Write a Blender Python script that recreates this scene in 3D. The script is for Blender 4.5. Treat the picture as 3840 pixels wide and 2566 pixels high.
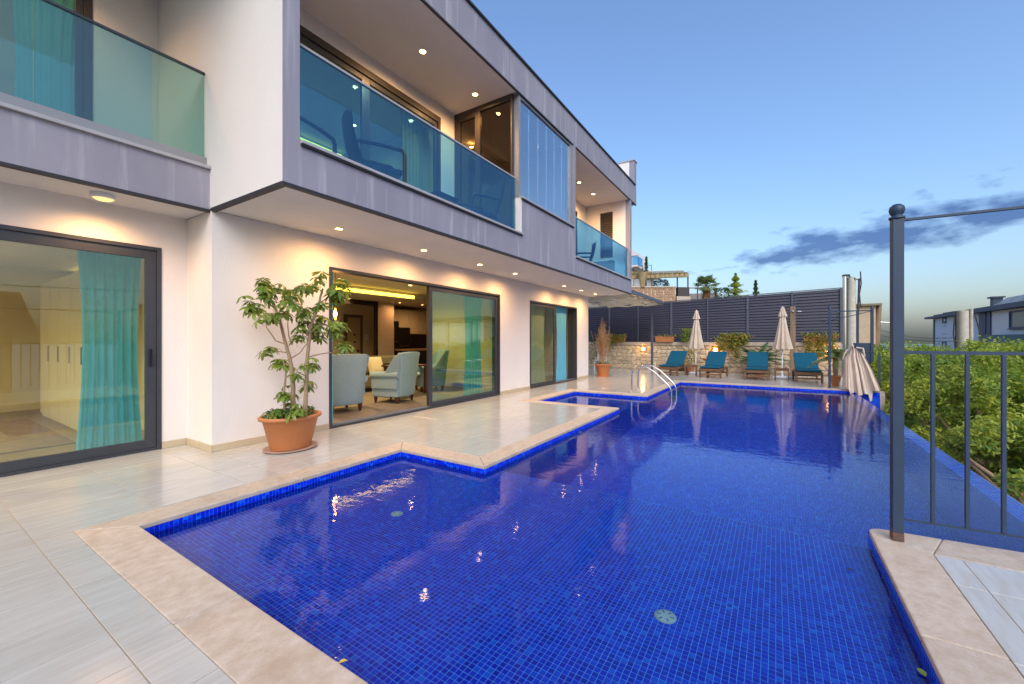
import bpy, math, random
import numpy as np
from mathutils import Vector, Matrix
R = math.radians
sc = bpy.context.scene
for o in list(bpy.data.objects):
    bpy.data.objects.remove(o)

# ------------------------------------------------------------------ camera, sky, sun, exposure
cam = bpy.data.cameras.new('camera')
cam.sensor_width = 36.0
cam.lens = 36.0 * 1546.26 / 3840
cam.shift_y = -(1283.0 - 1275.6) / 3840
cam.clip_start = 0.05
cam.clip_end = 20000
cam_o = bpy.data.objects.new('camera', cam)
sc.collection.objects.link(cam_o)
cam_o.location = (0, 0, 1.35)
cam_o.rotation_euler = (R(90), 0, R(32.61))
sc.camera = cam_o

SUN_AZ, SUN_EL = R(142), R(40)         # azimuth clockwise from +Y: veiled sun behind the camera, to the right
W = bpy.data.worlds.new('World')
sc.world = W
W.use_nodes = True
nt = W.node_tree
nt.nodes.clear()


def nd(tree, typ, **kw):
    n = tree.nodes.new(typ)
    for k, v in kw.items():
        setattr(n, k, v)
    return n


def mth(tree, op, a, b=None, c=None, clamp=False):
    n = tree.nodes.new('ShaderNodeMath')
    n.operation = op
    n.use_clamp = clamp
    for i, s in enumerate((a, b, c)):
        if s is None:
            continue
        if isinstance(s, (int, float)):
            n.inputs[i].default_value = s
        else:
            tree.links.new(s, n.inputs[i])
    return n.outputs[0]


sky = nd(nt, 'ShaderNodeTexSky', sky_type='NISHITA')
sky.sun_disc = False
sky.sun_elevation = SUN_EL
sky.sun_rotation = SUN_AZ
sky.altitude = 50
sky.air_density = 1.4
sky.dust_density = 3.0
sky.ozone_density = 6.0
tc = nd(nt, 'ShaderNodeTexCoord')
sep = nd(nt, 'ShaderNodeSeparateXYZ')
nt.links.new(tc.outputs['Generated'], sep.inputs[0])
az = mth(nt, 'ARCTAN2', sep.outputs[0], sep.outputs[1])
el = mth(nt, 'ARCSINE', sep.outputs[2])
cmb = nd(nt, 'ShaderNodeCombineXYZ')
nt.links.new(mth(nt, 'MULTIPLY', az, 1.0), cmb.inputs[0])
nt.links.new(mth(nt, 'MULTIPLY', el, 2.2), cmb.inputs[1])
noi = nd(nt, 'ShaderNodeTexNoise')
noi.inputs['Scale'].default_value = 13
noi.inputs['Detail'].default_value = 7
noi.inputs['Roughness'].default_value = 0.55
nt.links.new(cmb.outputs[0], noi.inputs['Vector'])
noi2 = nd(nt, 'ShaderNodeTexNoise')
noi2.inputs['Scale'].default_value = 5
noi2.inputs['Detail'].default_value = 4
nt.links.new(cmb.outputs[0], noi2.inputs['Vector'])
# a long evening cloud bank that climbs slowly towards the right and goes on round the horizon
vc = mth(nt, 'MULTIPLY_ADD', mth(nt, 'ADD', az, R(5.0)), 0.10, R(8.9))
vc = mth(nt, 'MINIMUM', vc, R(14.5))
th = mth(nt, 'MULTIPLY', mth(nt, 'ADD', az, R(8.0)), 0.24)
th = mth(nt, 'MINIMUM', mth(nt, 'MAXIMUM', th, 0.0), R(2.1))
dv = mth(nt, 'SUBTRACT', el, vc)
dvu = mth(nt, 'MULTIPLY', dv, 0.8)
dvl = mth(nt, 'MULTIPLY', dv, -1.45)
dist = mth(nt, 'MAXIMUM', dvu, dvl)
core = mth(nt, 'DIVIDE', mth(nt, 'SUBTRACT', th, dist), R(1.9))
core = mth(nt, 'MAXIMUM', core, -1.0)
pert = mth(nt, 'MULTIPLY', mth(nt, 'SUBTRACT', noi.outputs['Fac'], 0.48), 4.2)
dens = mth(nt, 'ADD', core, pert)
dens = mth(nt, 'MULTIPLY', dens, 1.0, clamp=True)
# loose wisps elsewhere near the horizon
w0 = mth(nt, 'SUBTRACT', noi2.outputs['Fac'], 0.60)
w1 = mth(nt, 'MULTIPLY', mth(nt, 'SUBTRACT', 1.0, mth(nt, 'ABSOLUTE', mth(nt, 'DIVIDE', mth(nt, 'SUBTRACT', el, R(7)), R(5)))), 1.0, clamp=True)
wisp = mth(nt, 'MULTIPLY', mth(nt, 'MULTIPLY', w0, 4.0, clamp=True), w1)
fac = mth(nt, 'MAXIMUM', mth(nt, 'MULTIPLY', dens, 0.95), mth(nt, 'MULTIPLY', wisp, 0.5), clamp=True)
wb = nd(nt, 'ShaderNodeMix', data_type='RGBA', blend_type='MULTIPLY')   # white balance of the whole sky
wb.inputs['Factor'].default_value = 1.0
nt.links.new(sky.outputs[0], wb.inputs['A'])
wb.inputs["B"].default_value = (0.96, 0.98, 1.04, 1)
tint = nd(nt, 'ShaderNodeMix', data_type='RGBA', blend_type='MULTIPLY')
tint.inputs['Factor'].default_value = 1.0
nt.links.new(wb.outputs['Result'], tint.inputs['A'])
tint.inputs['B'].default_value = (0.24, 0.30, 0.46, 1)
mixc = nd(nt, 'ShaderNodeMix', data_type='RGBA', blend_type='MIX')
nt.links.new(fac, mixc.inputs['Factor'])
nt.links.new(wb.outputs['Result'], mixc.inputs['A'])
nt.links.new(tint.outputs['Result'], mixc.inputs['B'])
bg = nd(nt, 'ShaderNodeBackground')
bg.inputs['Strength'].default_value = 0.15
nt.links.new(mixc.outputs['Result'], bg.inputs['Color'])
wo = nd(nt, 'ShaderNodeOutputWorld')
nt.links.new(bg.outputs[0], wo.inputs[0])

sun = bpy.data.lights.new('sun', 'SUN')
sun.energy = 0.95
sun.angle = R(50)
sun.color = (1.0, 0.93, 0.84)
sun_o = bpy.data.objects.new('sun', sun)
sc.collection.objects.link(sun_o)
sd = Vector((math.sin(SUN_AZ) * math.cos(SUN_EL), math.cos(SUN_AZ) * math.cos(SUN_EL), math.sin(SUN_EL)))
sun_o.rotation_euler = sd.to_track_quat('Z', 'Y').to_euler()
sun_o.location = (10, -20, 15)

sc.view_settings.view_transform = 'Standard'
sc.view_settings.look = 'None'
sc.view_settings.gamma = 1.0
sc.view_settings.use_curve_mapping = False
sc.view_settings.exposure = 0.68
sc.cycles.max_bounces = 10
sc.cycles.diffuse_bounces = 3
sc.cycles.glossy_bounces = 4
sc.cycles.transparent_max_bounces = 24
sc.cycles.transmission_bounces = 6
sc.cycles.sample_clamp_indirect = 3
sc.cycles.sample_clamp_direct = 12
sc.cycles.caustics_reflective = False
sc.cycles.caustics_refractive = True      # daylight reaches the pool floor through the water
sc.cycles.use_denoising = True

rnd = random.Random(7)
rng = np.random.default_rng(11)

# ------------------------------------------------------------------ helpers
LOC = {}


def tag(o, label=None, cat=None, group=None, kind=None):
    if label: o['label'] = label
    if cat: o['category'] = cat
    if group: o['group'] = group
    if kind: o['kind'] = kind
    return o


def thing(name, label, cat, loc=(0, 0, 0), group=None, rotz=None):
    o = bpy.data.objects.new(name, None)
    sc.collection.objects.link(o)
    o.empty_display_size = 0.1
    o.location = loc
    o.rotation_euler = (0, 0, rotz or 0)
    LOC[o.name] = Vector(loc) if rotz is None else Vector((0, 0, 0))   # rotz given: parts are modelled in local coordinates
    return tag(o, label, cat, group)


def root_loc(o):
    while o is not None:
        if o.name in LOC:
            return LOC[o.name]
        o = o.parent
    return Vector((0, 0, 0))


def link(name, me, mat, parent=None, loc=(0, 0, 0), rot=None):
    o = bpy.data.objects.new(name, me)
    sc.collection.objects.link(o)
    if mat is not None and not me.materials:
        me.materials.append(mat)
    if parent is not None:
        o.parent = parent
    o.location = loc
    if rot is not None:
        o.rotation_euler = rot
    return o


class MB:
    """collects shapes in world coordinates and links them as one mesh"""
    def __init__(s):
        s.v, s.f, s.sm = [], [], []

    def add(s, vs, fs, smooth=False):
        b = len(s.v)
        s.v += [tuple(p) for p in vs]
        s.f += [tuple(b + i for i in f) for f in fs]
        s.sm += [smooth] * len(fs)
        return s

    def box(s, x0, x1, y0, y1, z0, z1):
        x0, x1 = min(x0, x1), max(x0, x1)
        y0, y1 = min(y0, y1), max(y0, y1)
        z0, z1 = min(z0, z1), max(z0, z1)
        v = [(x0, y0, z0), (x1, y0, z0), (x1, y1, z0), (x0, y1, z0), (x0, y0, z1), (x1, y0, z1), (x1, y1, z1), (x0, y1, z1)]
        return s.add(v, [(0, 3, 2, 1), (4, 5, 6, 7), (0, 1, 5, 4), (1, 2, 6, 5), (2, 3, 7, 6), (3, 0, 4, 7)])

    def bar(s, a, b, w, h, up=(0, 0, 1)):
        """rectangular bar from a to b, w wide (sideways), h tall"""
        a, b = Vector(a), Vector(b)
        d = (b - a).normalized()
        u = Vector(up)
        if abs(d.dot(u)) > .98: u = Vector((0, 1, 0))
        r = d.cross(u).normalized()
        u = r.cross(d).normalized()
        v = []
        for p in (a, b):
            for sx, sz in ((-1, -1), (1, -1), (1, 1), (-1, 1)):
                v.append(p + r * (sx * w / 2) + u * (sz * h / 2))
        return s.add(v, [(3, 2, 1, 0), (4, 5, 6, 7), (0, 1, 5, 4), (1, 2, 6, 5), (2, 3, 7, 6), (3, 0, 4, 7)])

    def prism(s, poly, z0, z1):
        n = len(poly)
        v = [(x, y, z0) for x, y in poly] + [(x, y, z1) for x, y in poly]
        f = [tuple(range(n - 1, -1, -1)), tuple(range(n, 2 * n))]
        f += [(i, (i + 1) % n, n + (i + 1) % n, n + i) for i in range(n)]
        return s.add(v, f)

    def tube(s, pts, rad, n=10, cap=True, smooth=True):
        pts = [Vector(p) for p in pts]
        if not hasattr(rad, '__len__'): rad = [rad] * len(pts)
        v, f = [], []
        ref = Vector((0.123, 0.456, 0.88)).normalized()
        for i, p in enumerate(pts):
            d = (pts[min(i + 1, len(pts) - 1)] - pts[max(i - 1, 0)])
            d = d.normalized() if d.length > 1e-9 else Vector((0, 0, 1))
            r = d.cross(ref)
            if r.length < .05: r = d.cross(Vector((1, 0, 0)))
            r.normalize()
            u = r.cross(d)
            for k in range(n):
                a = 2 * math.pi * k / n
                v.append(p + (r * math.cos(a) + u * math.sin(a)) * rad[i])
        for i in range(len(pts) - 1):
            for k in range(n):
                f.append((i * n + k, i * n + (k + 1) % n, (i + 1) * n + (k + 1) % n, (i + 1) * n + k))
        s.add(v, f, smooth)
        if cap:
            s.add([v[k] for k in range(n)], [tuple(range(n))])
            s.add([v[(len(pts) - 1) * n + k] for k in range(n)], [tuple(range(n - 1, -1, -1))])
        return s

    def lathe(s, prof, c=(0, 0, 0), n=24, sx=1.0, sy=1.0, rot=0.0, smooth=True, fn=None):
        """profile of (r, z); closed loop if first radius > 0 at both ends is left open"""
        v, f = [], []
        for i, (r, z) in enumerate(prof):
            for k in range(n):
                a = 2 * math.pi * k / n
                rr = r * (fn(a, i) if fn else 1.0)
                x, y = rr * math.cos(a) * sx, rr * math.sin(a) * sy
                v.append((c[0] + x * math.cos(rot) - y * math.sin(rot), c[1] + x * math.sin(rot) + y * math.cos(rot), c[2] + z))
        for i in range(len(prof) - 1):
            for k in range(n):
                f.append((i * n + k, i * n + (k + 1) % n, (i + 1) * n + (k + 1) % n, (i + 1) * n + k))
        return s.add(v, f, smooth)

    def grid(s, fn, nu, nv, smooth=True):
        v = [fn(i / nu, j / nv) for j in range(nv + 1) for i in range(nu + 1)]
        f = [(j * (nu + 1) + i, j * (nu + 1) + i + 1, (j + 1) * (nu + 1) + i + 1, (j + 1) * (nu + 1) + i) for j in range(nv) for i in range(nu)]
        return s.add(v, f, smooth)

    def mesh(s, name, org=Vector((0, 0, 0))):
        me = bpy.data.meshes.new(name)
        me.from_pydata([(p[0] - org[0], p[1] - org[1], p[2] - org[2]) for p in s.v], [], s.f)
        me.polygons.foreach_set('use_smooth', s.sm)
        me.update()
        return me

    def build(s, name, mat, parent=None, bevel=0.0, seg=2, solid=0.0):
        me = s.mesh(name, root_loc(parent))
        o = link(name, me, mat, parent)
        if solid:
            m = o.modifiers.new('solid', 'SOLIDIFY')
            m.thickness = solid
            m.offset = 0
        if bevel:
            m = o.modifiers.new('bevel', 'BEVEL')
            m.width = bevel
            m.segments = seg
            m.limit_method = 'ANGLE'
            m.angle_limit = R(50)
        return o


def np_mesh(name, verts, faces, smooth=False):
    """verts (n,3), faces (m,k) numpy -> mesh, fast"""
    me = bpy.data.meshes.new(name)
    nv, (nf, k) = len(verts), faces.shape
    me.vertices.add(nv)
    me.vertices.foreach_set('co', np.ascontiguousarray(verts, dtype=np.float32).ravel())
    me.loops.add(nf * k)
    me.loops.foreach_set('vertex_index', np.ascontiguousarray(faces, dtype=np.int32).ravel())
    me.polygons.add(nf)
    me.polygons.foreach_set('loop_start', np.arange(0, nf * k, k, dtype=np.int32))
    me.polygons.foreach_set('use_smooth', np.full(nf, smooth))
    me.update(calc_edges=True)
    return me


def copy_tree(o, parent=None):
    c = o.copy()
    sc.collection.objects.link(c)
    c.parent = parent
    for ch in list(o.children):
        copy_tree(ch, c)
    return c


# ------------------------------------------------------------------ materials
def mat_base(name):
    m = bpy.data.materials.new(name)
    m.use_nodes = True
    t = m.node_tree
    p = t.nodes['Principled BSDF']
    return m, t, p


def M(name, col, rough=0.5, metal=0.0, spec=0.5, col2=None, vs=6.0, vd=4.0, stretch=(1, 1, 1), bump=0.0, bs=60.0, bstretch=None,
      rand=0.0, coords='pos', emit=None, es=0.0, coat=0.0, contrast=1.0, sheen=0.0, trans=0.0, sub=0.0, dirt=None, island=0.0):
    m, t, p = mat_base(name)
    p.inputs['Roughness'].default_value = rough
    p.inputs['Metallic'].default_value = metal
    p.inputs['Specular IOR Level'].default_value = spec
    if coat: p.inputs['Coat Weight'].default_value = coat
    if sheen: p.inputs['Sheen Weight'].default_value = sheen
    p.inputs['Base Color'].default_value = (*col, 1)
    if coords == 'pos':
        src = nd(t, 'ShaderNodeNewGeometry').outputs['Position']
    else:
        src = nd(t, 'ShaderNodeTexCoord').outputs['Object']
    oi = None
    if rand:
        oi = nd(t, 'ShaderNodeObjectInfo')
        addv = nd(t, 'ShaderNodeVectorMath', operation='MULTIPLY_ADD')
        cb = nd(t, 'ShaderNodeCombineXYZ')
        for i in range(3):
            t.links.new(oi.outputs['Random'], cb.inputs[i])
        t.links.new(cb.outputs[0], addv.inputs[0])
        addv.inputs[1].default_value = (37.0, 53.0, 71.0)
        t.links.new(src, addv.inputs[2])
        src = addv.outputs[0]
    out = None
    if col2 is not None:
        mp = nd(t, 'ShaderNodeMapping')
        mp.inputs['Scale'].default_value = stretch
        t.links.new(src, mp.inputs[0])
        n = nd(t, 'ShaderNodeTexNoise')
        n.inputs['Scale'].default_value = vs
        n.inputs['Detail'].default_value = vd
        n.inputs['Roughness'].default_value = 0.6
        t.links.new(mp.outputs[0], n.inputs['Vector'])
        f = mth(t, 'MULTIPLY_ADD', mth(t, 'SUBTRACT', n.outputs['Fac'], 0.5), 2.2 * contrast, 0.5, clamp=True)
        if island:
            gi = nd(t, 'ShaderNodeNewGeometry')
            f = mth(t, 'ADD', f, mth(t, 'MULTIPLY', mth(t, 'SUBTRACT', gi.outputs['Random Per Island'], .5), island), clamp=True)
        mx = nd(t, 'ShaderNodeMix', data_type='RGBA')
        t.links.new(f, mx.inputs['Factor'])
        mx.inputs['A'].default_value = (*col, 1)
        mx.inputs['B'].default_value = (*col2, 1)
        out = mx.outputs['Result']
        rr = mth(t, 'MULTIPLY_ADD', n.outputs['Fac'], 0.16, rough - 0.08, clamp=True)
        t.links.new(rr, p.inputs['Roughness'])
    if dirt is not None:      # weather stains: (colour, scale, stretch, threshold, amount)
        dc, ds, dst, dth, da = dirt
        mp = nd(t, 'ShaderNodeMapping')
        mp.inputs['Scale'].default_value = dst
        mp.inputs['Location'].default_value = (3.3, 1.7, 5.1)
        t.links.new(src, mp.inputs[0])
        n = nd(t, 'ShaderNodeTexNoise')
        n.inputs['Scale'].default_value = ds
        n.inputs['Detail'].default_value = 5
        t.links.new(mp.outputs[0], n.inputs['Vector'])
        f = mth(t, 'MULTIPLY', mth(t, 'MULTIPLY', mth(t, 'SUBTRACT', n.outputs['Fac'], dth), 6.0, clamp=True), da)
        mx = nd(t, 'ShaderNodeMix', data_type='RGBA')
        t.links.new(f, mx.inputs['Factor'])
        if out is not None: t.links.new(out, mx.inputs['A'])
        else: mx.inputs['A'].default_value = (*col, 1)
        mx.inputs['B'].default_value = (*dc, 1)
        out = mx.outputs['Result']
    if rand:
        hs = nd(t, 'ShaderNodeHueSaturation')
        t.links.new(mth(t, 'MULTIPLY_ADD', oi.outputs['Random'], 2 * rand, 1 - rand), hs.inputs['Value'])
        if out is not None: t.links.new(out, hs.inputs['Color'])
        else: hs.inputs['Color'].default_value = (*col, 1)
        out = hs.outputs['Color']
    if out is not None: t.links.new(out, p.inputs['Base Color'])
    if bump:
        mp = nd(t, 'ShaderNodeMapping')
        mp.inputs['Scale'].default_value = bstretch or stretch
        t.links.new(src, mp.inputs[0])
        n = nd(t, 'ShaderNodeTexNoise')
        n.inputs['Scale'].default_value = bs
        n.inputs['Detail'].default_value = 4
        t.links.new(mp.outputs[0], n.inputs['Vector'])
        b = nd(t, 'ShaderNodeBump')
        b.inputs['Strength'].default_value = bump
        b.inputs['Distance'].default_value = 0.01
        t.links.new(n.outputs['Fac'], b.inputs['Height'])
        t.links.new(b.outputs[0], p.inputs['Normal'])
    if emit is not None:
        p.inputs['Emission Color'].default_value = (*emit, 1)
        p.inputs['Emission Strength'].default_value = es
    if trans:
        # thin cloth or leaf: light comes through
        tr = nd(t, 'ShaderNodeBsdfTranslucent')
        if out is not None: t.links.new(out, tr.inputs[0])
        else: tr.inputs[0].default_value = (*col, 1)
        ms = nd(t, 'ShaderNodeMixShader')
        ms.inputs[0].default_value = trans
        t.links.new(p.outputs[0], ms.inputs[1])
        t.links.new(tr.outputs[0], ms.inputs[2])
        t.links.new(ms.outputs[0], t.nodes['Material Output'].inputs[0])
    return m


def glass(name, tint, refl=0.0, ior=1.5, rough=0.0, rcol=(0.95, 0.97, 1)):
    """flat pane: tinted see-through plus a mirror reflection that follows Fresnel"""
    m = bpy.data.materials.new(name)
    m.use_nodes = True
    t = m.node_tree
    t.nodes.clear()
    tr = nd(t, 'ShaderNodeBsdfTransparent')
    tr.inputs[0].default_value = (*tint, 1)
    gl = nd(t, 'ShaderNodeBsdfGlossy')
    gl.inputs['Roughness'].default_value = rough
    gl.inputs['Color'].default_value = (*rcol, 1)
    # Schlick reflectance, the same on both faces of the thin pane
    g = nd(t, 'ShaderNodeNewGeometry')
    dp = nd(t, 'ShaderNodeVectorMath', operation='DOT_PRODUCT')
    t.links.new(g.outputs['Incoming'], dp.inputs[0])
    t.links.new(g.outputs['True Normal'], dp.inputs[1])
    f0 = ((ior - 1) / (ior + 1)) ** 2
    c5 = mth(t, 'POWER', mth(t, 'SUBTRACT', 1.0, mth(t, 'ABSOLUTE', dp.outputs['Value']), clamp=True), 5.0)
    f = mth(t, 'ADD', mth(t, 'MULTIPLY_ADD', c5, 1 - f0, f0), refl, clamp=True)
    ms = nd(t, 'ShaderNodeMixShader')
    t.links.new(f, ms.inputs[0])
    t.links.new(tr.outputs[0], ms.inputs[1])
    t.links.new(gl.outputs[0], ms.inputs[2])
    out = nd(t, 'ShaderNodeOutputMaterial')
    t.links.new(ms.outputs[0], out.inputs[0])
    return m


PITCH = 0.0295


def mosaic(name, grout):
    m, t, p = mat_base(name)
    p.inputs['Roughness'].default_value = 0.22
    p.inputs['Specular IOR Level'].default_value = 0.5
    g = nd(t, 'ShaderNodeNewGeometry')
    sc_ = nd(t, 'ShaderNodeVectorMath', operation='SCALE')
    sc_.inputs['Scale'].default_value = 1 / PITCH
    t.links.new(g.outputs['Position'], sc_.inputs[0])
    fl = nd(t, 'ShaderNodeVectorMath', operation='FLOOR')
    t.links.new(sc_.outputs[0], fl.inputs[0])
    wn = nd(t, 'ShaderNodeTexWhiteNoise')
    t.links.new(fl.outputs[0], wn.inputs['Vector'])
    rp = nd(t, 'ShaderNodeValToRGB')
    e = rp.color_ramp.elements
    e[0].position, e[0].color = 0.0, (0.001, 0.010, 0.50, 1)
    e[1].position, e[1].color = 1.0, (0.005, 0.15, 0.86, 1)
    for pos, c in ((0.35, (0.001, 0.018, 0.66, 1)), (0.72, (0.002, 0.036, 0.76, 1)), (0.9, (0.003, 0.065, 0.80, 1))):
        x = e.new(pos)
        x.color = c
    t.links.new(wn.outputs['Value'], rp.inputs[0])
    col = rp.outputs[0]
    if grout:
        sp = nd(t, 'ShaderNodeSeparateXYZ')
        t.links.new(sc_.outputs[0], sp.inputs[0])
        sn = nd(t, 'ShaderNodeSeparateXYZ')
        t.links.new(g.outputs['True Normal'], sn.inputs[0])
        mask = None
        for i in range(3):
            fr = mth(t, 'FRACT', sp.outputs[i])
            ln = mth(t, 'LESS_THAN', fr, 0.11)
            ok = mth(t, 'LESS_THAN', mth(t, 'ABSOLUTE', sn.outputs[i]), 0.5)
            k = mth(t, 'MULTIPLY', ln, ok)
            mask = k if mask is None else mth(t, 'MAXIMUM', mask, k)
        mx = nd(t, 'ShaderNodeMix', data_type='RGBA')
        t.links.new(mask, mx.inputs['Factor'])
        t.links.new(col, mx.inputs['A'])
        mx.inputs['B'].default_value = (0.06, 0.32, 0.90, 1)
        col = mx.outputs['Result']
    t.links.new(col, p.inputs['Base Color'])
    return m


def water_mat():
    m = bpy.data.materials.new('pool_water')
    m.use_nodes = True
    t = m.node_tree
    t.nodes.clear()
    g = nd(t, 'ShaderNodeNewGeometry')
    heights = []
    for s, st, w in ((1.3, (1, 1.3, 1), 0.55), (7.0, (1.0, 1.6, 1), 0.22), (24.0, (1, 1.3, 1), 0.035)):
        mp = nd(t, 'ShaderNodeMapping')
        mp.inputs['Scale'].default_value = st
        mp.inputs['Rotation'].default_value = (0, 0, 0.5 + s)
        t.links.new(g.outputs['Position'], mp.inputs[0])
        n = nd(t, 'ShaderNodeTexNoise')
        n.inputs['Scale'].default_value = s
        n.inputs['Detail'].default_value = 2
        n.inputs['Distortion'].default_value = 0.4
        t.links.new(mp.outputs[0], n.inputs['Vector'])
        heights.append(mth(t, 'MULTIPLY', n.outputs['Fac'], w))
    h = mth(t, 'ADD', mth(t, 'ADD', heights[0], heights[1]), heights[2])
    b = nd(t, 'ShaderNodeBump')
    b.inputs['Strength'].default_value = 0.22
    b.inputs['Distance'].default_value = 0.03
    t.links.new(h, b.inputs['Height'])
    tr = nd(t, 'ShaderNodeBsdfRefraction')
    tr.inputs['Color'].default_value = (0.86, 0.95, 1.0, 1)
    tr.inputs['IOR'].default_value = 1.333
    tr.inputs['Roughness'].default_value = 0.0
    t.links.new(b.outputs[0], tr.inputs['Normal'])
    gl = nd(t, 'ShaderNodeBsdfGlossy')
    gl.inputs['Roughness'].default_value = 0.0
    t.links.new(b.outputs[0], gl.inputs['Normal'])
    fr = nd(t, 'ShaderNodeFresnel')
    fr.inputs['IOR'].default_value = 1.333
    t.links.new(b.outputs[0], fr.inputs['Normal'])
    ms = nd(t, 'ShaderNodeMixShader')
    t.links.new(fr.outputs[0], ms.inputs[0])
    t.links.new(tr.outputs[0], ms.inputs[1])
    t.links.new(gl.outputs[0], ms.inputs[2])
    out = nd(t, 'ShaderNodeOutputMaterial')
    t.links.new(ms.outputs[0], out.inputs[0])
    return m


def emis(name, col, s):
    m = bpy.data.materials.new(name)
    m.use_nodes = True
    t = m.node_tree
    t.nodes.clear()
    e = nd(t, 'ShaderNodeEmission')
    e.inputs[0].default_value = (*col, 1)
    e.inputs[1].default_value = s
    out = nd(t, 'ShaderNodeOutputMaterial')
    t.links.new(e.outputs[0], out.inputs[0])
    return m


PLASTER = M('white_plaster', (0.80, 0.745, 0.69), .8, col2=(0.75, 0.69, 0.63), vs=1.1, stretch=(1, 1, .5), bump=.30, bs=90, bstretch=(1, 1, .16))
SOFFIT = M('soffit_paint', (0.72, 0.70, 0.67), .85, col2=(0.67, 0.65, 0.62), vs=2, bump=.1, bs=150)
GREY = M('grey_render', (0.25, 0.233, 0.27), .85, col2=(0.325, 0.303, 0.34), vs=1.6, stretch=(1, 1, .35), bump=.25, bs=160, bstretch=(1, 1, 1),
         dirt=((0.47, 0.45, 0.465), 8.0, (1, 1, .06), .56, .8))
CAP = M('metal_coping', (0.42, 0.40, 0.40), .45, spec=.5, col2=(0.36, 0.345, 0.35), vs=3)
DARKEDGE = M('dark_drip_edge', (0.025, 0.022, 0.024), .6)
ALU = M('anthracite_aluminium', (0.062, 0.066, 0.076), .38, metal=.35, col2=(0.05, 0.053, 0.06), vs=8)
BRONZE = M('bronze_frame', (0.045, 0.036, 0.030), .45)
STEELGREY = M('grey_steel_frame', (0.30, 0.29, 0.29), .4, metal=.3)
SKIRT = M('beige_skirting', (0.56, 0.46, 0.31), .35, col2=(0.48, 0.38, 0.25), vs=9, stretch=(1, .2, 1))
GLASSB = glass('blue_balcony_glass', (0.40, 0.70, 0.88), refl=.06, ior=1.5, rcol=(.55, .85, 1.0))
GLASSG = glass('green_balcony_glass', (0.60, 0.82, 0.80), refl=.03, ior=1.5)
GLASSD = glass('door_glass', (0.86, 0.93, 0.84), refl=.03, ior=1.5)
GLASSE = glass('enclosure_glass', (0.50, 0.70, 0.86), refl=.30, ior=1.6)
GLASSS = glass('brown_side_glass', (0.62, 0.52, 0.40), refl=.02, ior=1.45)
TILE = M('deck_tile', (0.525, 0.515, 0.465), .20, spec=.5, col2=(0.445, 0.42, 0.365), vs=5.5, vd=6, stretch=(5.0, .55, 1), rand=.035, coat=.25, contrast=1.1, bump=.04, bs=9, bstretch=(6, .6, 1))
GROUT = M('tile_grout', (0.38, 0.29, 0.20), .9)
TRAV = M('travertine', (0.58, 0.485, 0.385), .6, col2=(0.45, 0.345, 0.245), vs=17, vd=9, stretch=(1, .8, 1), rand=.05, bump=.3, bs=70, contrast=1.1, dirt=((.40, .29, .19), 4.5, (1, 1, 1), .54, .55))
MOS = mosaic('mosaic_tile', False)
MOSG = mosaic('mosaic_wall', True)
GROUTB = M('blue_grout', (0.07, 0.34, 0.90), .8)
WATER = water_mat()
WOOD = M('oiled_teak', (0.20, 0.10, 0.048), .5, col2=(0.105, 0.050, 0.024), vs=14, stretch=(1, .2, 1), coords='obj', rand=.1)
WOODL = M('weathered_wood', (0.31, 0.205, 0.12), .7, col2=(0.20, 0.125, 0.07), vs=10, stretch=(1.5, 1.5, .12), bump=.2, bs=30)
CUSH = M('blue_cushion', (0.006, 0.072, 0.118), .9, col2=(0.008, 0.092, 0.145), vs=30, spec=.2, bump=.3, bs=300)
CANVAS = M('cream_canvas', (0.74, 0.61, 0.48), .9, col2=(0.62, 0.49, 0.37), vs=4, bump=.15, bs=150, trans=.15)
WHITE = M('white_paint', (0.78, 0.78, 0.78), .4)
STEEL = M('polished_steel', (0.62, 0.59, 0.55), .2, metal=1.0)
BLUEPOST = M('blue_grey_paint', (0.017, 0.036, 0.070), .5, col2=(0.022, 0.045, 0.082), vs=9)
RUST = M('rusty_foot', (0.19, 0.075, 0.035), .85, col2=(0.07, 0.06, 0.06), vs=40)
TERRA = M('terracotta_plastic', (0.50, 0.185, 0.062), .55, col2=(0.45, 0.16, 0.052), vs=5)
TERRAS = M('dusty_terracotta_saucer', (0.44, 0.27, 0.19), .8, col2=(0.36, 0.22, 0.15), vs=9)
SOIL = M('soil', (0.05, 0.03, 0.018), .95, bump=.6, bs=50)
BARK = M('pale_bark', (0.36, 0.25, 0.15), .85, col2=(0.25, 0.165, 0.095), vs=22, stretch=(1, 1, .3), bump=.5, bs=60)
LEAF = M('glossy_leaf', (0.10, 0.20, 0.026), .38, col2=(0.27, 0.33, 0.055), vs=7, trans=.4, rand=.25, contrast=1.4)
LEAFB = M('citrus_leaf', (0.125, 0.225, 0.022), .5, col2=(0.50, 0.53, 0.05), vs=1.0, trans=.45, contrast=1.6, island=1.1)
LEAFD = M('dark_leaf', (0.025, 0.075, 0.018), .5, col2=(0.06, 0.12, 0.025), vs=2.5, trans=.25, contrast=1.3, island=.8)
LEAFY = M('ivy_leaf', (0.14, 0.18, 0.025), .6, col2=(0.36, 0.28, 0.04), vs=5, trans=.3, contrast=1.6, island=.8)
LEAFP = M('palm_leaf', (0.13, 0.20, 0.06), .5, col2=(0.27, 0.30, 0.09), vs=4, trans=.4)
LEAFC = M('cycad_leaf', (0.035, 0.095, 0.028), .4, col2=(0.07, 0.14, 0.04), vs=4, trans=.15)
DRY = M('dry_leaf', (0.40, 0.20, 0.09), .85, col2=(0.50, 0.33, 0.17), vs=9, trans=.2, island=.8)
DRYB = M('dry_branch', (0.42, 0.29, 0.17), .9)
STONE = M('wall_stone', (0.66, 0.53, 0.36), .9, col2=(0.48, 0.36, 0.23), vs=7, rand=.22, bump=.6, bs=30)
STONEG = M('stone_mortar', (0.58, 0.46, 0.31), .95, col2=(0.48, 0.37, 0.25), vs=9, bump=.5, bs=40)
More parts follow.
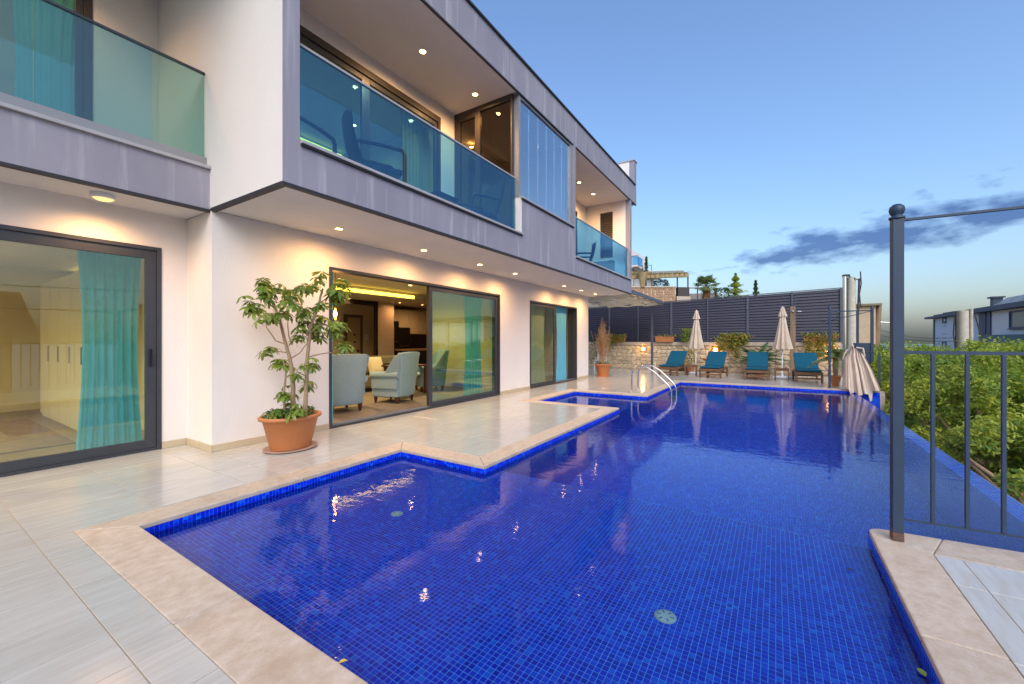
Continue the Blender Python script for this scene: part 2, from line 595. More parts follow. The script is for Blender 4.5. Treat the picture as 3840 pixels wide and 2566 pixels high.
FENCE = M('fence_slat', (0.026, 0.025, 0.044), .5, col2=(0.032, 0.030, 0.050), vs=3, rand=.08)
FENCEP = M('fence_post', (0.075, 0.082, 0.115), .45)
CURT = M('turquoise_curtain', (0.15, 0.58, 0.82), .8, col2=(0.21, 0.66, 0.88), vs=3, trans=.45, sheen=.3)
CURTW = M('sheer_curtain', (0.62, 0.60, 0.46), .85, trans=.5)
UPH = M('pale_blue_upholstery', (0.26, 0.36, 0.385), .85, col2=(0.23, 0.33, 0.35), vs=14, bump=.15, bs=250, sheen=.3)
UPHD = M('olive_upholstery', (0.17, 0.145, 0.085), .9, bump=.2, bs=200)
PILLOW = M('cream_pillow', (0.60, 0.50, 0.32), .9)
DARKWOOD = M('dark_red_wood', (0.075, 0.020, 0.012), .35)
RATTAN = M('dark_rattan', (0.020, 0.022, 0.028), .6, bump=.5, bs=120)
INWALL = M('room_wall', (0.68, 0.58, 0.40), .8)
INCEIL = M('room_ceiling', (0.66, 0.60, 0.48), .85)
INFLOOR = M('room_floor', (0.27, 0.215, 0.165), .4, col2=(0.22, 0.17, 0.13), vs=3, stretch=(3, .6, 1))
BLACK = M('black_glass', (0.012, 0.010, 0.010), .12)
CABINET = M('cream_cabinet', (0.62, 0.54, 0.40), .3)
PANEL = M('pinkish_panel', (0.52, 0.40, 0.31), .35)
DOORW = M('inner_door', (0.38, 0.29, 0.16), .5)
COVE = emis('cove_light', (1.0, 0.66, 0.06), 4.0)
LAMP = emis('downlight_lens', (1.0, 0.66, 0.22), 30.0)
BULB = emis('bulb', (1.0, 0.66, 0.24), 40.0)
CONC = M('concrete', (0.58, 0.52, 0.42), .9, col2=(0.46, 0.40, 0.31), vs=5, bump=.3, bs=60)
BRICKW = M('ochre_brick_render', (0.60, 0.46, 0.31), .9, col2=(0.50, 0.36, 0.23), vs=3, bump=.4, bs=70)
GREENH = M('hill_scrub', (0.05, 0.10, 0.06), .95, col2=(0.03, 0.07, 0.045), vs=.05)
SEA = M('sea', (0.05, 0.10, 0.17), .25)
GROUND = M('garden_soil', (0.26, 0.20, 0.15), .95, col2=(0.16, 0.13, 0.085), vs=.9, bump=.5, bs=8)
PATHM = M('garden_path_concrete', (0.50, 0.45, 0.40), .9, col2=(0.43, 0.385, 0.34), vs=3)


def lamp(name, typ, loc, power, col, parent=None, size=.05, spot=None, blend=.6, rot=(0, 0, 0)):
    l = bpy.data.lights.new(name, typ)
    l.energy = power
    l.color = col
    if typ == 'AREA':
        l.size = size
    else:
        l.shadow_soft_size = size
    if typ == 'SPOT':
        l.spot_size = spot
        l.spot_blend = blend
    o = bpy.data.objects.new(name, l)
    sc.collection.objects.link(o)
    if parent is not None:
        o.parent = parent
        o.location = Vector(loc) - root_loc(parent)
    else:
        o.location = loc
    o.rotation_euler = rot
    return o


WARM = (1.0, 0.54, 0.22)
# ------------------------------------------------------------------ ground, deck, pool
CW = 0.28                       # coping width
WZ = -0.085                     # water level
SHZ = -0.235                    # floor of the shallow shelf
PX0, PX1, PXA, PXR = -3.896, -2.62, -4.51, 1.81
PY0, PY1, PY2, PY3, PY4, SHY = 1.063, 3.551, 8.06, 10.18, 14.30, 3.87
IX, IY = 0.557, 3.905           # island corner

deck_rects = [(-6.43, -4.176, -2.2, 2.24), (-5.72, -4.176, 2.24, 3.831), (-5.72, -2.90, 3.831, 7.78), (-5.72, -4.79, 7.78, 10.46),
              (-5.72, -2.90, 10.46, 14.58), (-9.5, -5.72, 14.0, 14.58), (-9.5, 2.38, 14.58, 19.46), (-4.176, IX, -2.2, .783), (IX, .837, -2.2, 1.0), (.837, 3.6, -2.2, 3.62)]
b = MB()
for x0, x1, y0, y1 in deck_rects:
    b.box(x0, x1, y0, y1, -.16, -.0028)
deck = b.build('pool_deck', GROUT)
tag(deck, kind='structure')

TY, TX = 0.66, 0.322
cands = []
for x0, x1, y0, y1 in deck_rects:
    for i in range(math.floor((x0 + 2.9) / TX), math.ceil((x1 + 2.9) / TX)):
        for j in range(math.floor((y0 - .6) / TY), math.ceil((y1 - .6) / TY)):
            a0, a1 = max(x0, -2.9 + i * TX), min(x1, -2.9 + (i + 1) * TX)
            c0, c1 = max(y0, .6 + j * TY), min(y1, .6 + (j + 1) * TY)
            if a1 - a0 < .02 or c1 - c0 < .02:
                continue
            cx, cy = (a0 + a1) / 2, (c0 + c1) / 2
            dpt = -math.sin(R(32.61)) * cx + math.cos(R(32.61)) * cy
            rx = math.cos(R(32.61)) * cx + math.sin(R(32.61)) * cy
            vis = dpt > .6 and abs(rx / dpt) < 1.35
            cands.append((0 if vis else 1, dpt, a0, a1, c0, c1))
cands.sort()
tile_mesh = {}
rest = MB()
for k, (nv, dpt, a0, a1, c0, c1) in enumerate(cands):
    g = .0024
    if k < 300 and nv == 0:
        key = (round(a1 - a0, 4), round(c1 - c0, 4))
        if key not in tile_mesh:
            hx, hy, e = key[0] / 2 - g, key[1] / 2 - g, .0015
            v = [(sx * hx, sy * hy, -.008) for sx, sy in ((-1, -1), (1, -1), (1, 1), (-1, 1))]
            v += [(sx * hx, sy * hy, -.0015) for sx, sy in ((-1, -1), (1, -1), (1, 1), (-1, 1))]
            v += [(sx * (hx - e), sy * (hy - e), 0) for sx, sy in ((-1, -1), (1, -1), (1, 1), (-1, 1))]
            f = [(8, 9, 10, 11)]
            for q in range(4):
                n_ = (q + 1) % 4
                f += [(q, n_, 4 + n_, 4 + q), (4 + q, 4 + n_, 8 + n_, 8 + q)]
            me = bpy.data.meshes.new('tile')
            me.from_pydata(v, [], f)
            tile_mesh[key] = me
        o = link('tile', tile_mesh[key], TILE, deck, ((a0 + a1) / 2, (c0 + c1) / 2, rnd.uniform(-.0006, .0004)))
    else:
        rest.box(a0 + g, a1 - g, c0 + g, c1 - g, -.008, -.0005)
tag(rest.build('tile_field', TILE, deck), kind='stuff')

# --- coping stones round the pool
cop = thing('pool_coping', 'beige travertine coping stones edging the blue pool', 'coping', (-2.6, 3.5, 0))


def coping_run(p, q, out, m0, m1, n, t=.035):
    """stones from p to q along the pool edge, width CW towards out; m0/m1 how far the outer edge reaches past p/q"""
    p, q, out = Vector(p), Vector(q), Vector(out)
    d = (q - p).normalized()
    L = (q - p).length
    for i in range(n):
        s0, s1 = L * i / n, L * (i + 1) / n
        o0 = s0 - (m0 * CW if i == 0 else 0)
        o1 = s1 + (m1 * CW if i == n - 1 else 0)
        g = .0022
        pts = [p + d * (s0 + g), p + d * (s1 - g), p + d * (o1 - g) + out * CW, p + d * (o0 + g) + out * CW]
        poly = [(v.x, v.y) for v in pts]
        ar = sum(poly[k][0] * poly[(k + 1) % 4][1] - poly[(k + 1) % 4][0] * poly[k][1] for k in range(4))
        if ar < 0: poly.reverse()
        MB().prism(poly, -t, .002 + rnd.uniform(-.0008, .0008)).build('coping_stone', TRAV, cop, bevel=.006)


coping_run((PX0, PY0), (PX0, PY1), (-1, 0), 1, 1, 2)
coping_run((PX0, PY1), (PX1, PY1), (0, 1), 1, -1, 1)
coping_run((PX1, PY1), (PX1, PY2), (-1, 0), -1, -1, 4)
coping_run((PX1, PY2), (PXA, PY2), (0, -1), -1, 1, 3)
coping_run((PXA, PY2), (PXA, PY3), (-1, 0), 1, 1, 4)
coping_run((PXA, PY3), (PX1, PY3), (0, 1), 1, -1, 3)
coping_run((PX1, PY3), (PX1, PY4), (-1, 0), -1, 1, 7)
coping_run((PX1, PY4), (2.40, PY4), (0, 1), 1, 0, 9)
coping_run((PX0, PY0), (IX, PY0), (0, -1), 1, 0, 3)
# island coping with a rounded tip
arc = [(IX + .09 + .09 * math.cos(a), IY - .09 + .09 * math.sin(a)) for a in [math.pi - i * math.pi / 2 / 6 for i in range(7)]]
MB().prism(([(IX, 2.6)] + arc + [(.95, IY + .02), (.835, 3.62), (.835, 2.6)])[::-1], -.035, .002).build('coping_stone', TRAV, cop, bevel=.008)
MB().prism([(.953, IY + .02), (3.6, IY + .25), (3.6, 3.622), (.838, 3.622)][::-1], -.035, .0025).build('coping_stone', TRAV, cop, bevel=.008)
MB().box(IX, .835, 1.0, 2.596, -.035, .002).build('coping_stone', TRAV, cop, bevel=.008)
# white end trim of the back wall, beyond the overflow edge
MB().box(2.30, 2.40, PY4 - .002, PY4 + .06, -2.4, -.036).build('end_trim', TRAV, cop)

MB().box(-9.5, 2.37, PY4 + .012, 19.4, -2.6, -.162).build('deck_retaining_wall', PLASTER, deck)
# --- basin (concrete shell faced with mosaic)
B = MB()
DZ = -2.2


def wallq(a, b_, z0, z1):
    """vertical quad from a to b, faces to the left of a->b"""
    B.add([(a[0], a[1], z0), (b_[0], b_[1], z0), (b_[0], b_[1], z1), (a[0], a[1], z1)], [(0, 1, 2, 3)])


e = .004
ring = [(PX0 - e, PY0 - e), (PX0 - e, PY1 + e), (PX1 - e, PY1 + e), (PX1 - e, PY2 - e), (PXA - e, PY2 - e), (PXA - e, PY3 + e), (PX1 - e, PY3 + e), (PX1 - e, PY4 + e), (2.30, PY4 + e)]
for a, c in zip(ring[:-1], ring[1:]):
    wallq(c, a, DZ - .1, -.034)
wallq((PX0 - e, PY0 - e), (IX + e, PY0 - e), DZ, -.034)
wallq((IX + e, PY0 - e), (IX + e, IY), DZ, -.034)
wallq((IX + e, IY - e), (PXR, IY + .1), DZ, -.034)
basin = B.build('pool_basin', MOSG)
tag(basin, kind='structure')
MB().box(PX0, IX, PY0, SHY, DZ, SHZ - .003).build('shelf_slab', GROUTB, basin)
MB().box(PX1, PXR, SHY + .001, PY4, DZ - .1, DZ).build('deep_floor', MOSG, basin)
MB().box(PXA, -2.9, PY2, PY3, DZ, -.40).build('alcove_floor', MOSG, basin)
MB().box(-2.9, PX1, PY2, PY3, DZ, -.100).build('alcove_sill', MOSG, basin, bevel=.01)
MB().prism([(IX + .03, -2.2), (3.6, -2.2), (3.6, IY + .2), (IX + .03, IY - .03)], -2.5, -.04).build('island_base', MOSG, basin)
MB().add([(1.64, IY, -.10), (PXR, IY + .1, -.092), (PXR, PY4, -.092), (1.64, PY4, -.10), (PXR, IY + .1, -2.4), (PXR, PY4, -2.4), (1.64, IY, -2.2), (1.64, PY4, -2.2)],
         [(0, 1, 2, 3), (1, 4, 5, 2), (6, 0, 3, 7)]).build('overflow_weir', MOSG, basin)

# --- mosaic tiles as pieces: shelf floor and the waterline band
G2 = PITCH / 2 - .0017


def tiles_np(cx, cy, cz, ax1, ax2, nrm, hh=G2, th=.0022):
    """small bevelled plates at the given centres"""
    n = len(cx)
    c = np.stack([cx, cy, cz], 1)
    a, b_, m = (np.array(v, float) for v in (ax1, ax2, nrm))
    jit = rng.uniform(-.00022, .00022, (n, 1)) * m
    offs = []
    for s1, s2 in ((-1, -1), (1, -1), (1, 1), (-1, 1)):
        offs.append(a * s1 * hh + b_ * s2 * hh)
    for s1, s2 in ((-1, -1), (1, -1), (1, 1), (-1, 1)):
        offs.append(a * s1 * (hh - .0012) + b_ * s2 * (hh - .0012) + m * th)
    v = (c + jit)[:, None, :] + np.array(offs)[None]
    f1 = np.array([(4, 5, 6, 7), (0, 1, 5, 4), (1, 2, 6, 5), (2, 3, 7, 6), (3, 0, 4, 7)])
    f = (np.arange(n) * 8)[:, None, None] + f1[None]
    return v.reshape(-1, 3), f.reshape(-1, 4)


def cells(a0, a1):
    k0, k1 = math.ceil(a0 / PITCH), math.floor(a1 / PITCH)
    return (np.arange(k0, k1) + .5) * PITCH


xs, ys = np.meshgrid(cells(PX0 - .02, IX + .03), cells(PY0 - .02, SHY + .01))
cx, cy = xs.ravel(), ys.ravel()
keep = (cy < PY1 + .01) | (cx > PX1)
cx, cy = cx[keep], cy[keep]
dpt = -math.sin(R(32.61)) * cx + math.cos(R(32.61)) * cy
rx = math.cos(R(32.61)) * cx + math.sin(R(32.61)) * cy
vis = (1.49 * 1546.26 / np.maximum(dpt, .01) < 1283) & (np.abs(rx / np.maximum(dpt, .01)) < 1.23) & (dpt > .3)
d_ = np.where(vis, dpt, 99)
near = np.argsort(d_)[:300]
mask = np.ones(len(cx), bool)
mask[near] = False
tv, tf = tiles_np(np.zeros(1), np.zeros(1), np.zeros(1), (1, 0, 0), (0, 1, 0), (0, 0, 1))
tme = np_mesh('mosaic_tile', tv, tf)
for i in near:
    link('mosaic_tile', tme, MOS, basin, (cx[i], cy[i], SHZ - .0022))
vv, ff = tiles_np(cx[mask], cy[mask], np.full(mask.sum(), SHZ - .0022), (1, 0, 0), (0, 1, 0), (0, 0, 1))
VV, FF = [vv], [ff]
nb = len(vv)


def band(p, q, nrm, rows=4):
    """waterline rows on the wall from p to q"""
    global nb
    ax = 0 if abs(q[0] - p[0]) > abs(q[1] - p[1]) else 1
    lo, hi = sorted((p[ax], q[ax]))
    t_ = cells(lo - .01, hi + .01)
    for r_ in range(rows):
        z = -.036 - PITCH * (r_ + .5)
        cc = np.zeros((len(t_), 3))
        cc[:, ax] = t_
        cc[:, 1 - ax] = p[1 - ax] - nrm[1 - ax] * .003
        cc[:, 2] = z
        a1_ = np.zeros(3)
        a1_[ax] = 1
        n3 = np.array([nrm[0], nrm[1], 0.])
        a2_ = np.cross(n3, a1_)
        v_, f_ = tiles_np(cc[:, 0], cc[:, 1], cc[:, 2], a1_, a2_, n3)
        VV.append(v_)
        FF.append(f_ + nb)
        nb += len(v_)


band((PX0, PY0), (PX0, PY1), (1, 0))
band((PX0, PY1), (PX1, PY1), (0, -1))
band((PX1, PY1), (PX1, PY2), (1, 0))
band((PXA, PY2), (PXA, PY3), (1, 0))
band((PXA, PY3), (PX1, PY3), (0, -1))
band((PX1, PY3), (PX1, PY4), (1, 0))
band((PX1, PY4), (2.30, PY4), (0, -1))
o = link('mosaic_field', np_mesh('mosaic_field', np.concatenate(VV), np.concatenate(FF)), MOS, basin)
tag(o, kind='stuff')

# --- water
Wm = MB()
rects = [(PX0, IX, PY0, PY1), (PX1, IX, PY1, IY), (PX1, PXR + .006, IY, PY2), (PXA, PXR + .006, PY2, PY3), (PX1, PXR + .006, PY3, PY4)]
for x0, x1, y0, y1 in rects:
    Wm.add([(x0, y0, WZ), (x1, y0, WZ), (x1, y1, WZ), (x0, y1, WZ)], [(0, 1, 2, 3)])
tag(Wm.build('pool_water', WATER), kind='structure')

# --- floor and wall inlets
INLET = M('inlet_plastic', (0.42, 0.62, 0.62), .4)
for (ix, iy, iz, r_, lab) in ((-2.74, 2.45, SHZ, .052, 'round pale floor inlet of shallow shelf near the wooden-grained deck jog'), (-.508, 2.35, SHZ, .058, 'round pale floor inlet in the middle of the shallow shelf')):
    t_ = thing('floor_inlet', lab, 'pool inlet', (ix, iy, iz), 'pool inlets')
    MB().lathe([(0.0001, .012), (r_ * .6, .013), (r_, .007), (r_, .0)], (ix, iy, iz + .001), 24).build('cover', INLET, t_)
    m_ = MB()
    for k in range(6):
        a = k * math.pi / 3
        m_.bar((ix + .4 * r_ * math.cos(a), iy + .4 * r_ * math.sin(a), iz + .0145), (ix + .75 * r_ * math.cos(a), iy + .75 * r_ * math.sin(a), iz + .0125), .008, .003)
    m_.build('slot', M('inlet_slot', (.10, .2, .22), .6), t_)
for (iy, lab) in ((6.085, 'round wall inlet below the coping of the deep side, towards the potted tree'), (9.183, 'round wall inlet on the sill beside the small alcove basin')):
    t_ = thing('wall_inlet', lab, 'pool inlet', (PX1, iy, -.19), 'pool inlets')
    m_ = MB()
    prof = [(.0001, .012), (.03, .016), (.052, .012), (.055, 0)]
    n_ = 20
    vs_ = []
    for r_, z_ in prof:
        for k in range(n_):
            a = 2 * math.pi * k / n_
            vs_.append((PX1 + z_, iy + r_ * math.cos(a), -.19 + r_ * math.sin(a)))
    fs_ = [(i * n_ + k, i * n_ + (k + 1) % n_, (i + 1) * n_ + (k + 1) % n_, (i + 1) * n_ + k) for i in range(3) for k in range(n_)]
    m_.add(vs_, fs_, True).build('cover', INLET, t_)

# --- fallen leaves at the edge
FLEAF = M('fallen_leaf', (0.55, 0.38, 0.03), .6)
FLEAF2 = M('fallen_green_leaf', (0.22, 0.32, 0.06), .6)


def leaf_mesh(l, w):
    v, f = [], []
    for i in range(6):
        t_ = i / 5
        ww = w * math.sin(math.pi * (t_ ** .8)) + .0005
        z = .006 * math.sin(t_ * 3)
        v += [(-ww, t_ * l, z + .004), (0, t_ * l, z), (ww, t_ * l, z + .004)]
    for i in range(5):
        f += [(i * 3, i * 3 + 1, i * 3 + 4, i * 3 + 3), (i * 3 + 1, i * 3 + 2, i * 3 + 5, i * 3 + 4)]
    me = bpy.data.meshes.new('leaf')
    me.from_pydata(v, [], f)
    return me


o = link('fallen_leaf', leaf_mesh(.035, .009), FLEAF, None, (-1.53, 1.055, .004), (0, 0, -.6))
tag(o, 'small yellow leaf lying on the travertine coping edge', 'leaf', 'fallen leaves')
o = link('fallen_leaf', leaf_mesh(.05, .014), FLEAF2, None, (.535, 2.42, WZ + .002), (0, 0, .3))
tag(o, 'green leaf floating beside the island coping', 'leaf', 'fallen leaves')
o = link('fallen_leaf', leaf_mesh(.04, .012), M('dark_fallen_leaf', (.01, .012, .03), .6), None, (.40, 3.28, WZ + .002), (0, 0, 1.0))
tag(o, 'dark leaf floating near the tip of the island coping', 'leaf', 'fallen leaves')
o = link('fallen_leaf', leaf_mesh(.045, .012), FLEAF, None, (-5.0, 3.72, .003), (0, 0, 1.2))
tag(o, 'yellow leaf lying on deck tiles behind the big terracotta pot', 'leaf', 'fallen leaves')

# --- lower garden, hillside, sea
b = MB()
b.grid(lambda u, v: (1.9 + u * 60 - 0, -25 + v * 120, -2.2 - .06 * u * 60 + (.25 * math.sin(u * 31) * math.sin(v * 37) if u > .05 else 0)), 30, 40)
tag(b.build('garden_ground', GROUND), kind='structure')
b = MB()
b.grid(lambda u, v: (3.0 + u * 3.0, 4 + v * 12, -2.06), 2, 8)
tag(b.build('garden_path', PATHM), kind='structure')
b = MB()
b.add([(-9000, -9000, -60), (9000, -9000, -60), (9000, 9000, -60), (-9000, 9000, -60)], [(0, 1, 2, 3)])
tag(b.build('sea', SEA), kind='structure')
b = MB()


def hillf(u, v):
    x, y = -70 + u * 72, 20.5 + v * 90
    s = max(0, min(1, (2.0 - x) / 14))
    return (x, y, -2.5 + s * (6.2 + .10 * (y - 20.5)) * min(1, (y - 20.5) / 12 + .25) + .2 * math.sin(x * 1.3) * math.sin(y * .7) * s)


b.grid(hillf, 36, 45)
tag(b.build('hillside', GROUND), kind='structure')
b = MB()


def farhill(u, v):
    x, y = 110 + u * 500, 780 + v * 400
    h = -30 + 40 * math.exp(-((u - .45) / .25) ** 2) * math.sin(math.pi * min(1, v * 1.1)) ** .7 + 1.5 * math.sin(u * 60) * math.sin(v * 30)
    return (x, y, h)


b.grid(farhill, 60, 24)
tag(b.build('distant_hill', GREENH), kind='structure')
# ------------------------------------------------------------------ the villa
XF, XW, XL, Y0, YE = -4.125, -5.713, -6.424, 2.232, 14.0
villa = thing('villa', 'two-storey white and grey villa with glass balconies beside the pool', 'house', (-7.5, 8.0, 0))


def part(name, mat, *boxes, parent=None, bevel=0.0):
    m_ = MB()
    for bx in boxes:
        m_.box(*bx)
    return m_.build(name, mat, parent or villa, bevel=bevel)


def wall_y(name, mat, x0, x1, y0, y1, z0, z1, ops=(), parent=None):
    """wall running along Y with openings (ya, yb, za, zb)"""
    m_ = MB()
    cur = y0
    for ya, yb, za, zb in sorted(ops):
        if ya > cur: m_.box(x0, x1, cur, ya, z0, z1)
        if za > z0: m_.box(x0, x1, ya, yb, z0, za)
        if zb < z1: m_.box(x0, x1, ya, yb, zb, z1)
        cur = yb
    if cur < y1: m_.box(x0, x1, cur, y1, z0, z1)
    return m_.build(name, mat, parent or villa)


SZ, UZ, TZ = 2.91, 6.09, 6.72
# ground floor
wall_y('front_wall', PLASTER, XW - .28, XW, Y0 + .28, 14.05, 0, SZ, [(3.775, 8.377, 0, 2.465), (9.84, 13.03, 0, 2.45)])
part('return_wall', PLASTER, (XL, XW, Y0, Y0 + .28, 0, SZ))
wall_y('side_room_wall', PLASTER, XL - .28, XL, -3.2, Y0 + .28, 0, SZ, [(-1.4, 1.966, 0, 2.49)])
part('end_wall', PLASTER, (-12.0, XW - .28, 13.8, 14.05, 0, SZ))
# skirting
for (bx) in ((XW - .001, XW + .014, Y0, 3.0, 0.001, .085), (XW - .001, XW + .014, 3.003, 3.772, 0.001, .085), (XW - .001, XW + .014, 8.38, 9.0, 0.001, .085), (XW - .001, XW + .014, 9.003, 9.837, 0.001, .085),
             (XW - .001, XW + .014, 13.033, 14.05, 0.001, .085), (XL, XL + .014, 1.97, Y0 - .015, 0.001, .085), (XL, XW + .014, Y0 - .014, Y0 - .001, 0.001, .0855)):
    part('skirting_tile', SKIRT, bx, bevel=.003)
# overhang soffit, slab and drip edges
part('soffit', SOFFIT, (XW, XF - .06, Y0 + .03, 13.9, SZ + .004, SZ + .06))
part('floor_slab', SOFFIT, (-12.0, XF - .26, Y0 + .2, 13.95, SZ + .061, 3.24))
part('drip_edge', DARKEDGE, (XF - .05, XF + .003, Y0 - .006, 13.98, SZ - .012, SZ + .022))
part('drip_edge', DARKEDGE, (XW, XF - .05, Y0 - .008, Y0 + .045, SZ - .012, SZ + .028))
# white gable wall of the projecting upper floor
part('gable_wall', PLASTER, (-7.66, XF - .014, Y0 - .006, Y0 + .165, SZ + .029, 6.7))
# grey front frame
part('front_band', GREY, (XF - .25, XF, Y0 + .166, 13.98, SZ + .023, 3.372), (XF - .0139, XF, Y0 - .006, Y0 + .1659, SZ + .023, 3.372))
part('front_pilaster', GREY, (XF - .0139, XF, Y0 - .006, Y0 + .165, 3.372, UZ), (XF - .25, XF - .014, Y0 + .165, Y0 + .168, 3.372, UZ))
part('front_parapet', GREY, (XF - .22, XF, 6.80, 9.335, 3.372, 4.075))
part('front_pilaster', GREY, (XF - .22, XF, 9.2, 9.335, 4.075, UZ))
part('front_pilaster', GREY, (XF - .16, XF, 13.83, 13.98, 3.372, UZ))
part('roof_band', GREY, (XF - .25, XF, Y0 + .166, 14.55, UZ, TZ), (XF - .0139, XF, Y0 - .006, Y0 + .1659, UZ, TZ))
part('drip_edge', DARKEDGE, (XF - .035, XF + .003, Y0 + .168, 9.2, UZ - .024, UZ + .001), (XF - .035, XF + .003, 9.335, 14.55, UZ - .024, UZ + .001))
part('roof_coping', DARKEDGE, (XF - .3, XF + .035, Y0 - .02, 14.4, TZ, TZ + .035))
part('roof_flashing', CAP, (XF - .3, XF + .012, Y0 - .02, 14.4, TZ + .0352, TZ + .06))
part('roof_slab', SOFFIT, (-12.0, XF - .26, -3.2, 14.55, UZ + .10, TZ - .02))
part('roof_fin', PLASTER, (-8.0, XF - .17, 14.28, 14.56, TZ - .02, 7.56))
part('roof_fin_end', GREY, (XF - .169, XF - .002, 14.281, 14.559, TZ + .062, 7.56))
part('fin_coping', CAP, (-8.03, XF + .02, 14.25, 14.60, 7.562, 7.60))
part('upper_soffit', SOFFIT, (XW - .25, XF - .26, Y0 + .17, 14.4, UZ + .012, UZ + .095))
part('balcony_ceiling', SOFFIT, (-5.699, XF - .036, Y0 + .17, 6.655, UZ - .008, UZ - .002))
part('balcony_ceiling', SOFFIT, (-5.699, XF - .036, 9.337, 13.829, UZ - .008, UZ - .002))
# upper floor walls
wall_y('upper_wall', PLASTER, -5.95, -5.70, Y0 + .17, 6.66, 3.25, UZ + .01, [(2.9, 6.23, 3.26, 5.83)])
wall_y('upper_wall', PLASTER, -5.95, -5.70, 9.33, 13.83, 3.25, UZ + .01, [(9.9, 13.03, 3.26, 5.72)])
m_ = MB()
m_.box(-5.95, -5.19, 13.832, 13.99, 3.25, UZ + .01).box(-4.73, XF - .162, 13.832, 13.99, 3.25, UZ + .01).box(-5.19, -4.73, 13.832, 13.99, 3.25, 4.2).box(-5.19, -4.73, 13.832, 13.99, 5.79, UZ + .01)
m_.build('balcony_end_wall', PLASTER, villa)
sh = part('shutter', BRONZE, (-5.19, -4.73, 13.90, 13.95, 4.2, 5.79))
for k in range(20):
    z = 4.24 + k * .076
    MB().add([(-5.17, 13.875, z), (-4.75, 13.875, z), (-4.75, 13.90, z + .058), (-5.17, 13.90, z + .058), (-5.17, 13.89, z - .004), (-4.75, 13.89, z - .004)],
             [(0, 1, 2, 3), (4, 5, 1, 0)]).build('slat', BRONZE, sh)
# sills
part('balcony_sill', CAP, (XF - .27, XF + .045, Y0 + .17, 6.80, 3.373, 3.408), bevel=.004)
part('balcony_sill', CAP, (XF - .27, XF + .045, 9.337, 13.828, 3.373, 3.408), bevel=.004)
part('parapet_sill', CAP, (XF - .24, XF + .045, 6.74, 9.20, 4.076, 4.110), bevel=.004)
part('sill_drip', DARKEDGE, (XF + .0005, XF + .03, Y0 + .17, 6.79, 3.352, 3.3725), (XF + .0005, XF + .03, 9.34, 13.82, 3.352, 3.3725), (XF + .0005, XF + .03, 6.81, 9.19, 4.055, 4.0755))
part('sill_end', PLASTER, (XF - .21, XF + .002, 6.735, 6.798, 3.409, 4.075))


def balustrade(name, ys, x, z0, z1, gm, rail=True):
    p_ = part(name, STEELGREY, (x - .02, x + .02, ys[0], ys[-1], z0 - .03, z0 + .012))
    for a, c in zip(ys[:-1], ys[1:]):
        MB().box(x - .006, x + .006, a + .004, c - .004, z0 + .0125, z1 - .012).build('pane', gm, p_)
    MB().box(x - .018, x + .018, ys[0], ys[-1], z1 - .0118, z1 + .014).build('top_rail', CAP if rail else ALU, p_, bevel=.003)
    return p_


balustrade('glass_balustrade', (2.405, 3.82, 5.23, 6.70), -4.215, 3.44, 4.45, GLASSB)
balustrade('glass_balustrade', (9.34, 10.62, 12.12, 13.80), -4.215, 3.44, 4.42, GLASSB)
# left balcony
part('left_fascia', GREY, (-5.95, -5.748, -3.2, Y0 - .007, 2.925, 3.40))
part('drip_edge', DARKEDGE, (-5.80, -5.745, -3.2, Y0 - .0075, 2.892, 2.9248))
part('left_sill', CAP, (-6.0, -5.71, -3.2, Y0 - .008, 3.401, 3.438), bevel=.004)
part('glass_channel', STEELGREY, (-5.925, -5.83, -3.2, Y0 - .009, 3.439, 3.565))
part('left_soffit', SOFFIT, (XL, -5.801, -3.2, Y0 - .009, SZ + .0, SZ + .05))
part('left_slab', SOFFIT, (-12.0, -5.951, -3.2, Y0 - .009, SZ + .051, 3.24))
balustrade('glass_balustrade', (-3.2, -.62, .84, Y0 - .012), -5.885, 3.566, 4.60, GLASSG, rail=False)
wall_y('left_upper_wall', PLASTER, -7.63, -7.378, -3.2, Y0 - .008, 3.25, UZ + .09, [(-1.6, 1.554, 3.26, 5.9)])


# downlights with their lamps
def downlight(x, y, z, power, r=.05, spot=R(174), e_=LAMP, col=WARM):
    d_ = MB().lathe([(r * 1.35, 0), (r * 1.35, -.012), (r, -.014), (r * .98, -.004)], (x, y, z), 20).build('downlight', WHITE, villa)
    MB().lathe([(r * .98, -.008), (.0001, -.009)], (x, y, z), 20).build('lens', e_, d_)
    lamp('downlight_lamp', 'SPOT', (x, y, z - .03), power * 2.0, col, d_, size=.02, spot=spot, blend=1.0)


for y in (3.55, 5.2, 6.8, 8.17, 10.82, 12.06, 13.26):
    downlight(-5.14, y, SZ + .003, 30)
for y in (4.9, 6.3):
    downlight(-4.87, y, UZ - .008, 60)
for y in (11.5, 12.65):
    downlight(-4.97, y, UZ - .008, 60)
# round surface light under the left balcony; the second is an added, unseen lamp
DIFF = emis('warm_diffuser', (1.0, .70, .28), .9)
for y in (1.36, -1.3):
    c_ = (-6.06, y, SZ)
    dl = MB().lathe([(.10, 0), (.105, -.03), (.085, -.05)], c_, 28).build('surface_light', WHITE, villa)
    MB().lathe([(.085, -.0495), (.06, -.066), (.0001, -.07)], c_, 28).build('lens', DIFF, dl)
    lamp('surface_light_lamp', 'SPOT', (-6.06, y, SZ - .09), 50, WARM, dl, size=.08, spot=R(172), blend=1.0)
# an added light under the upper left soffit (out of frame) that warms the balcony recess
dl2 = MB().lathe([(.07, 0), (.07, -.012), (.05, -.014)], (-6.7, .9, UZ + .1), 20).build('downlight', WHITE, villa)
MB().lathe([(.05, -.008), (.0001, -.009)], (-6.7, .9, UZ + .1), 20).build('lens', DIFF, dl2)
lamp('downlight_lamp', 'SPOT', (-6.7, .9, UZ + .06), 66, WARM, dl2, size=.15, spot=R(140), blend=.7)


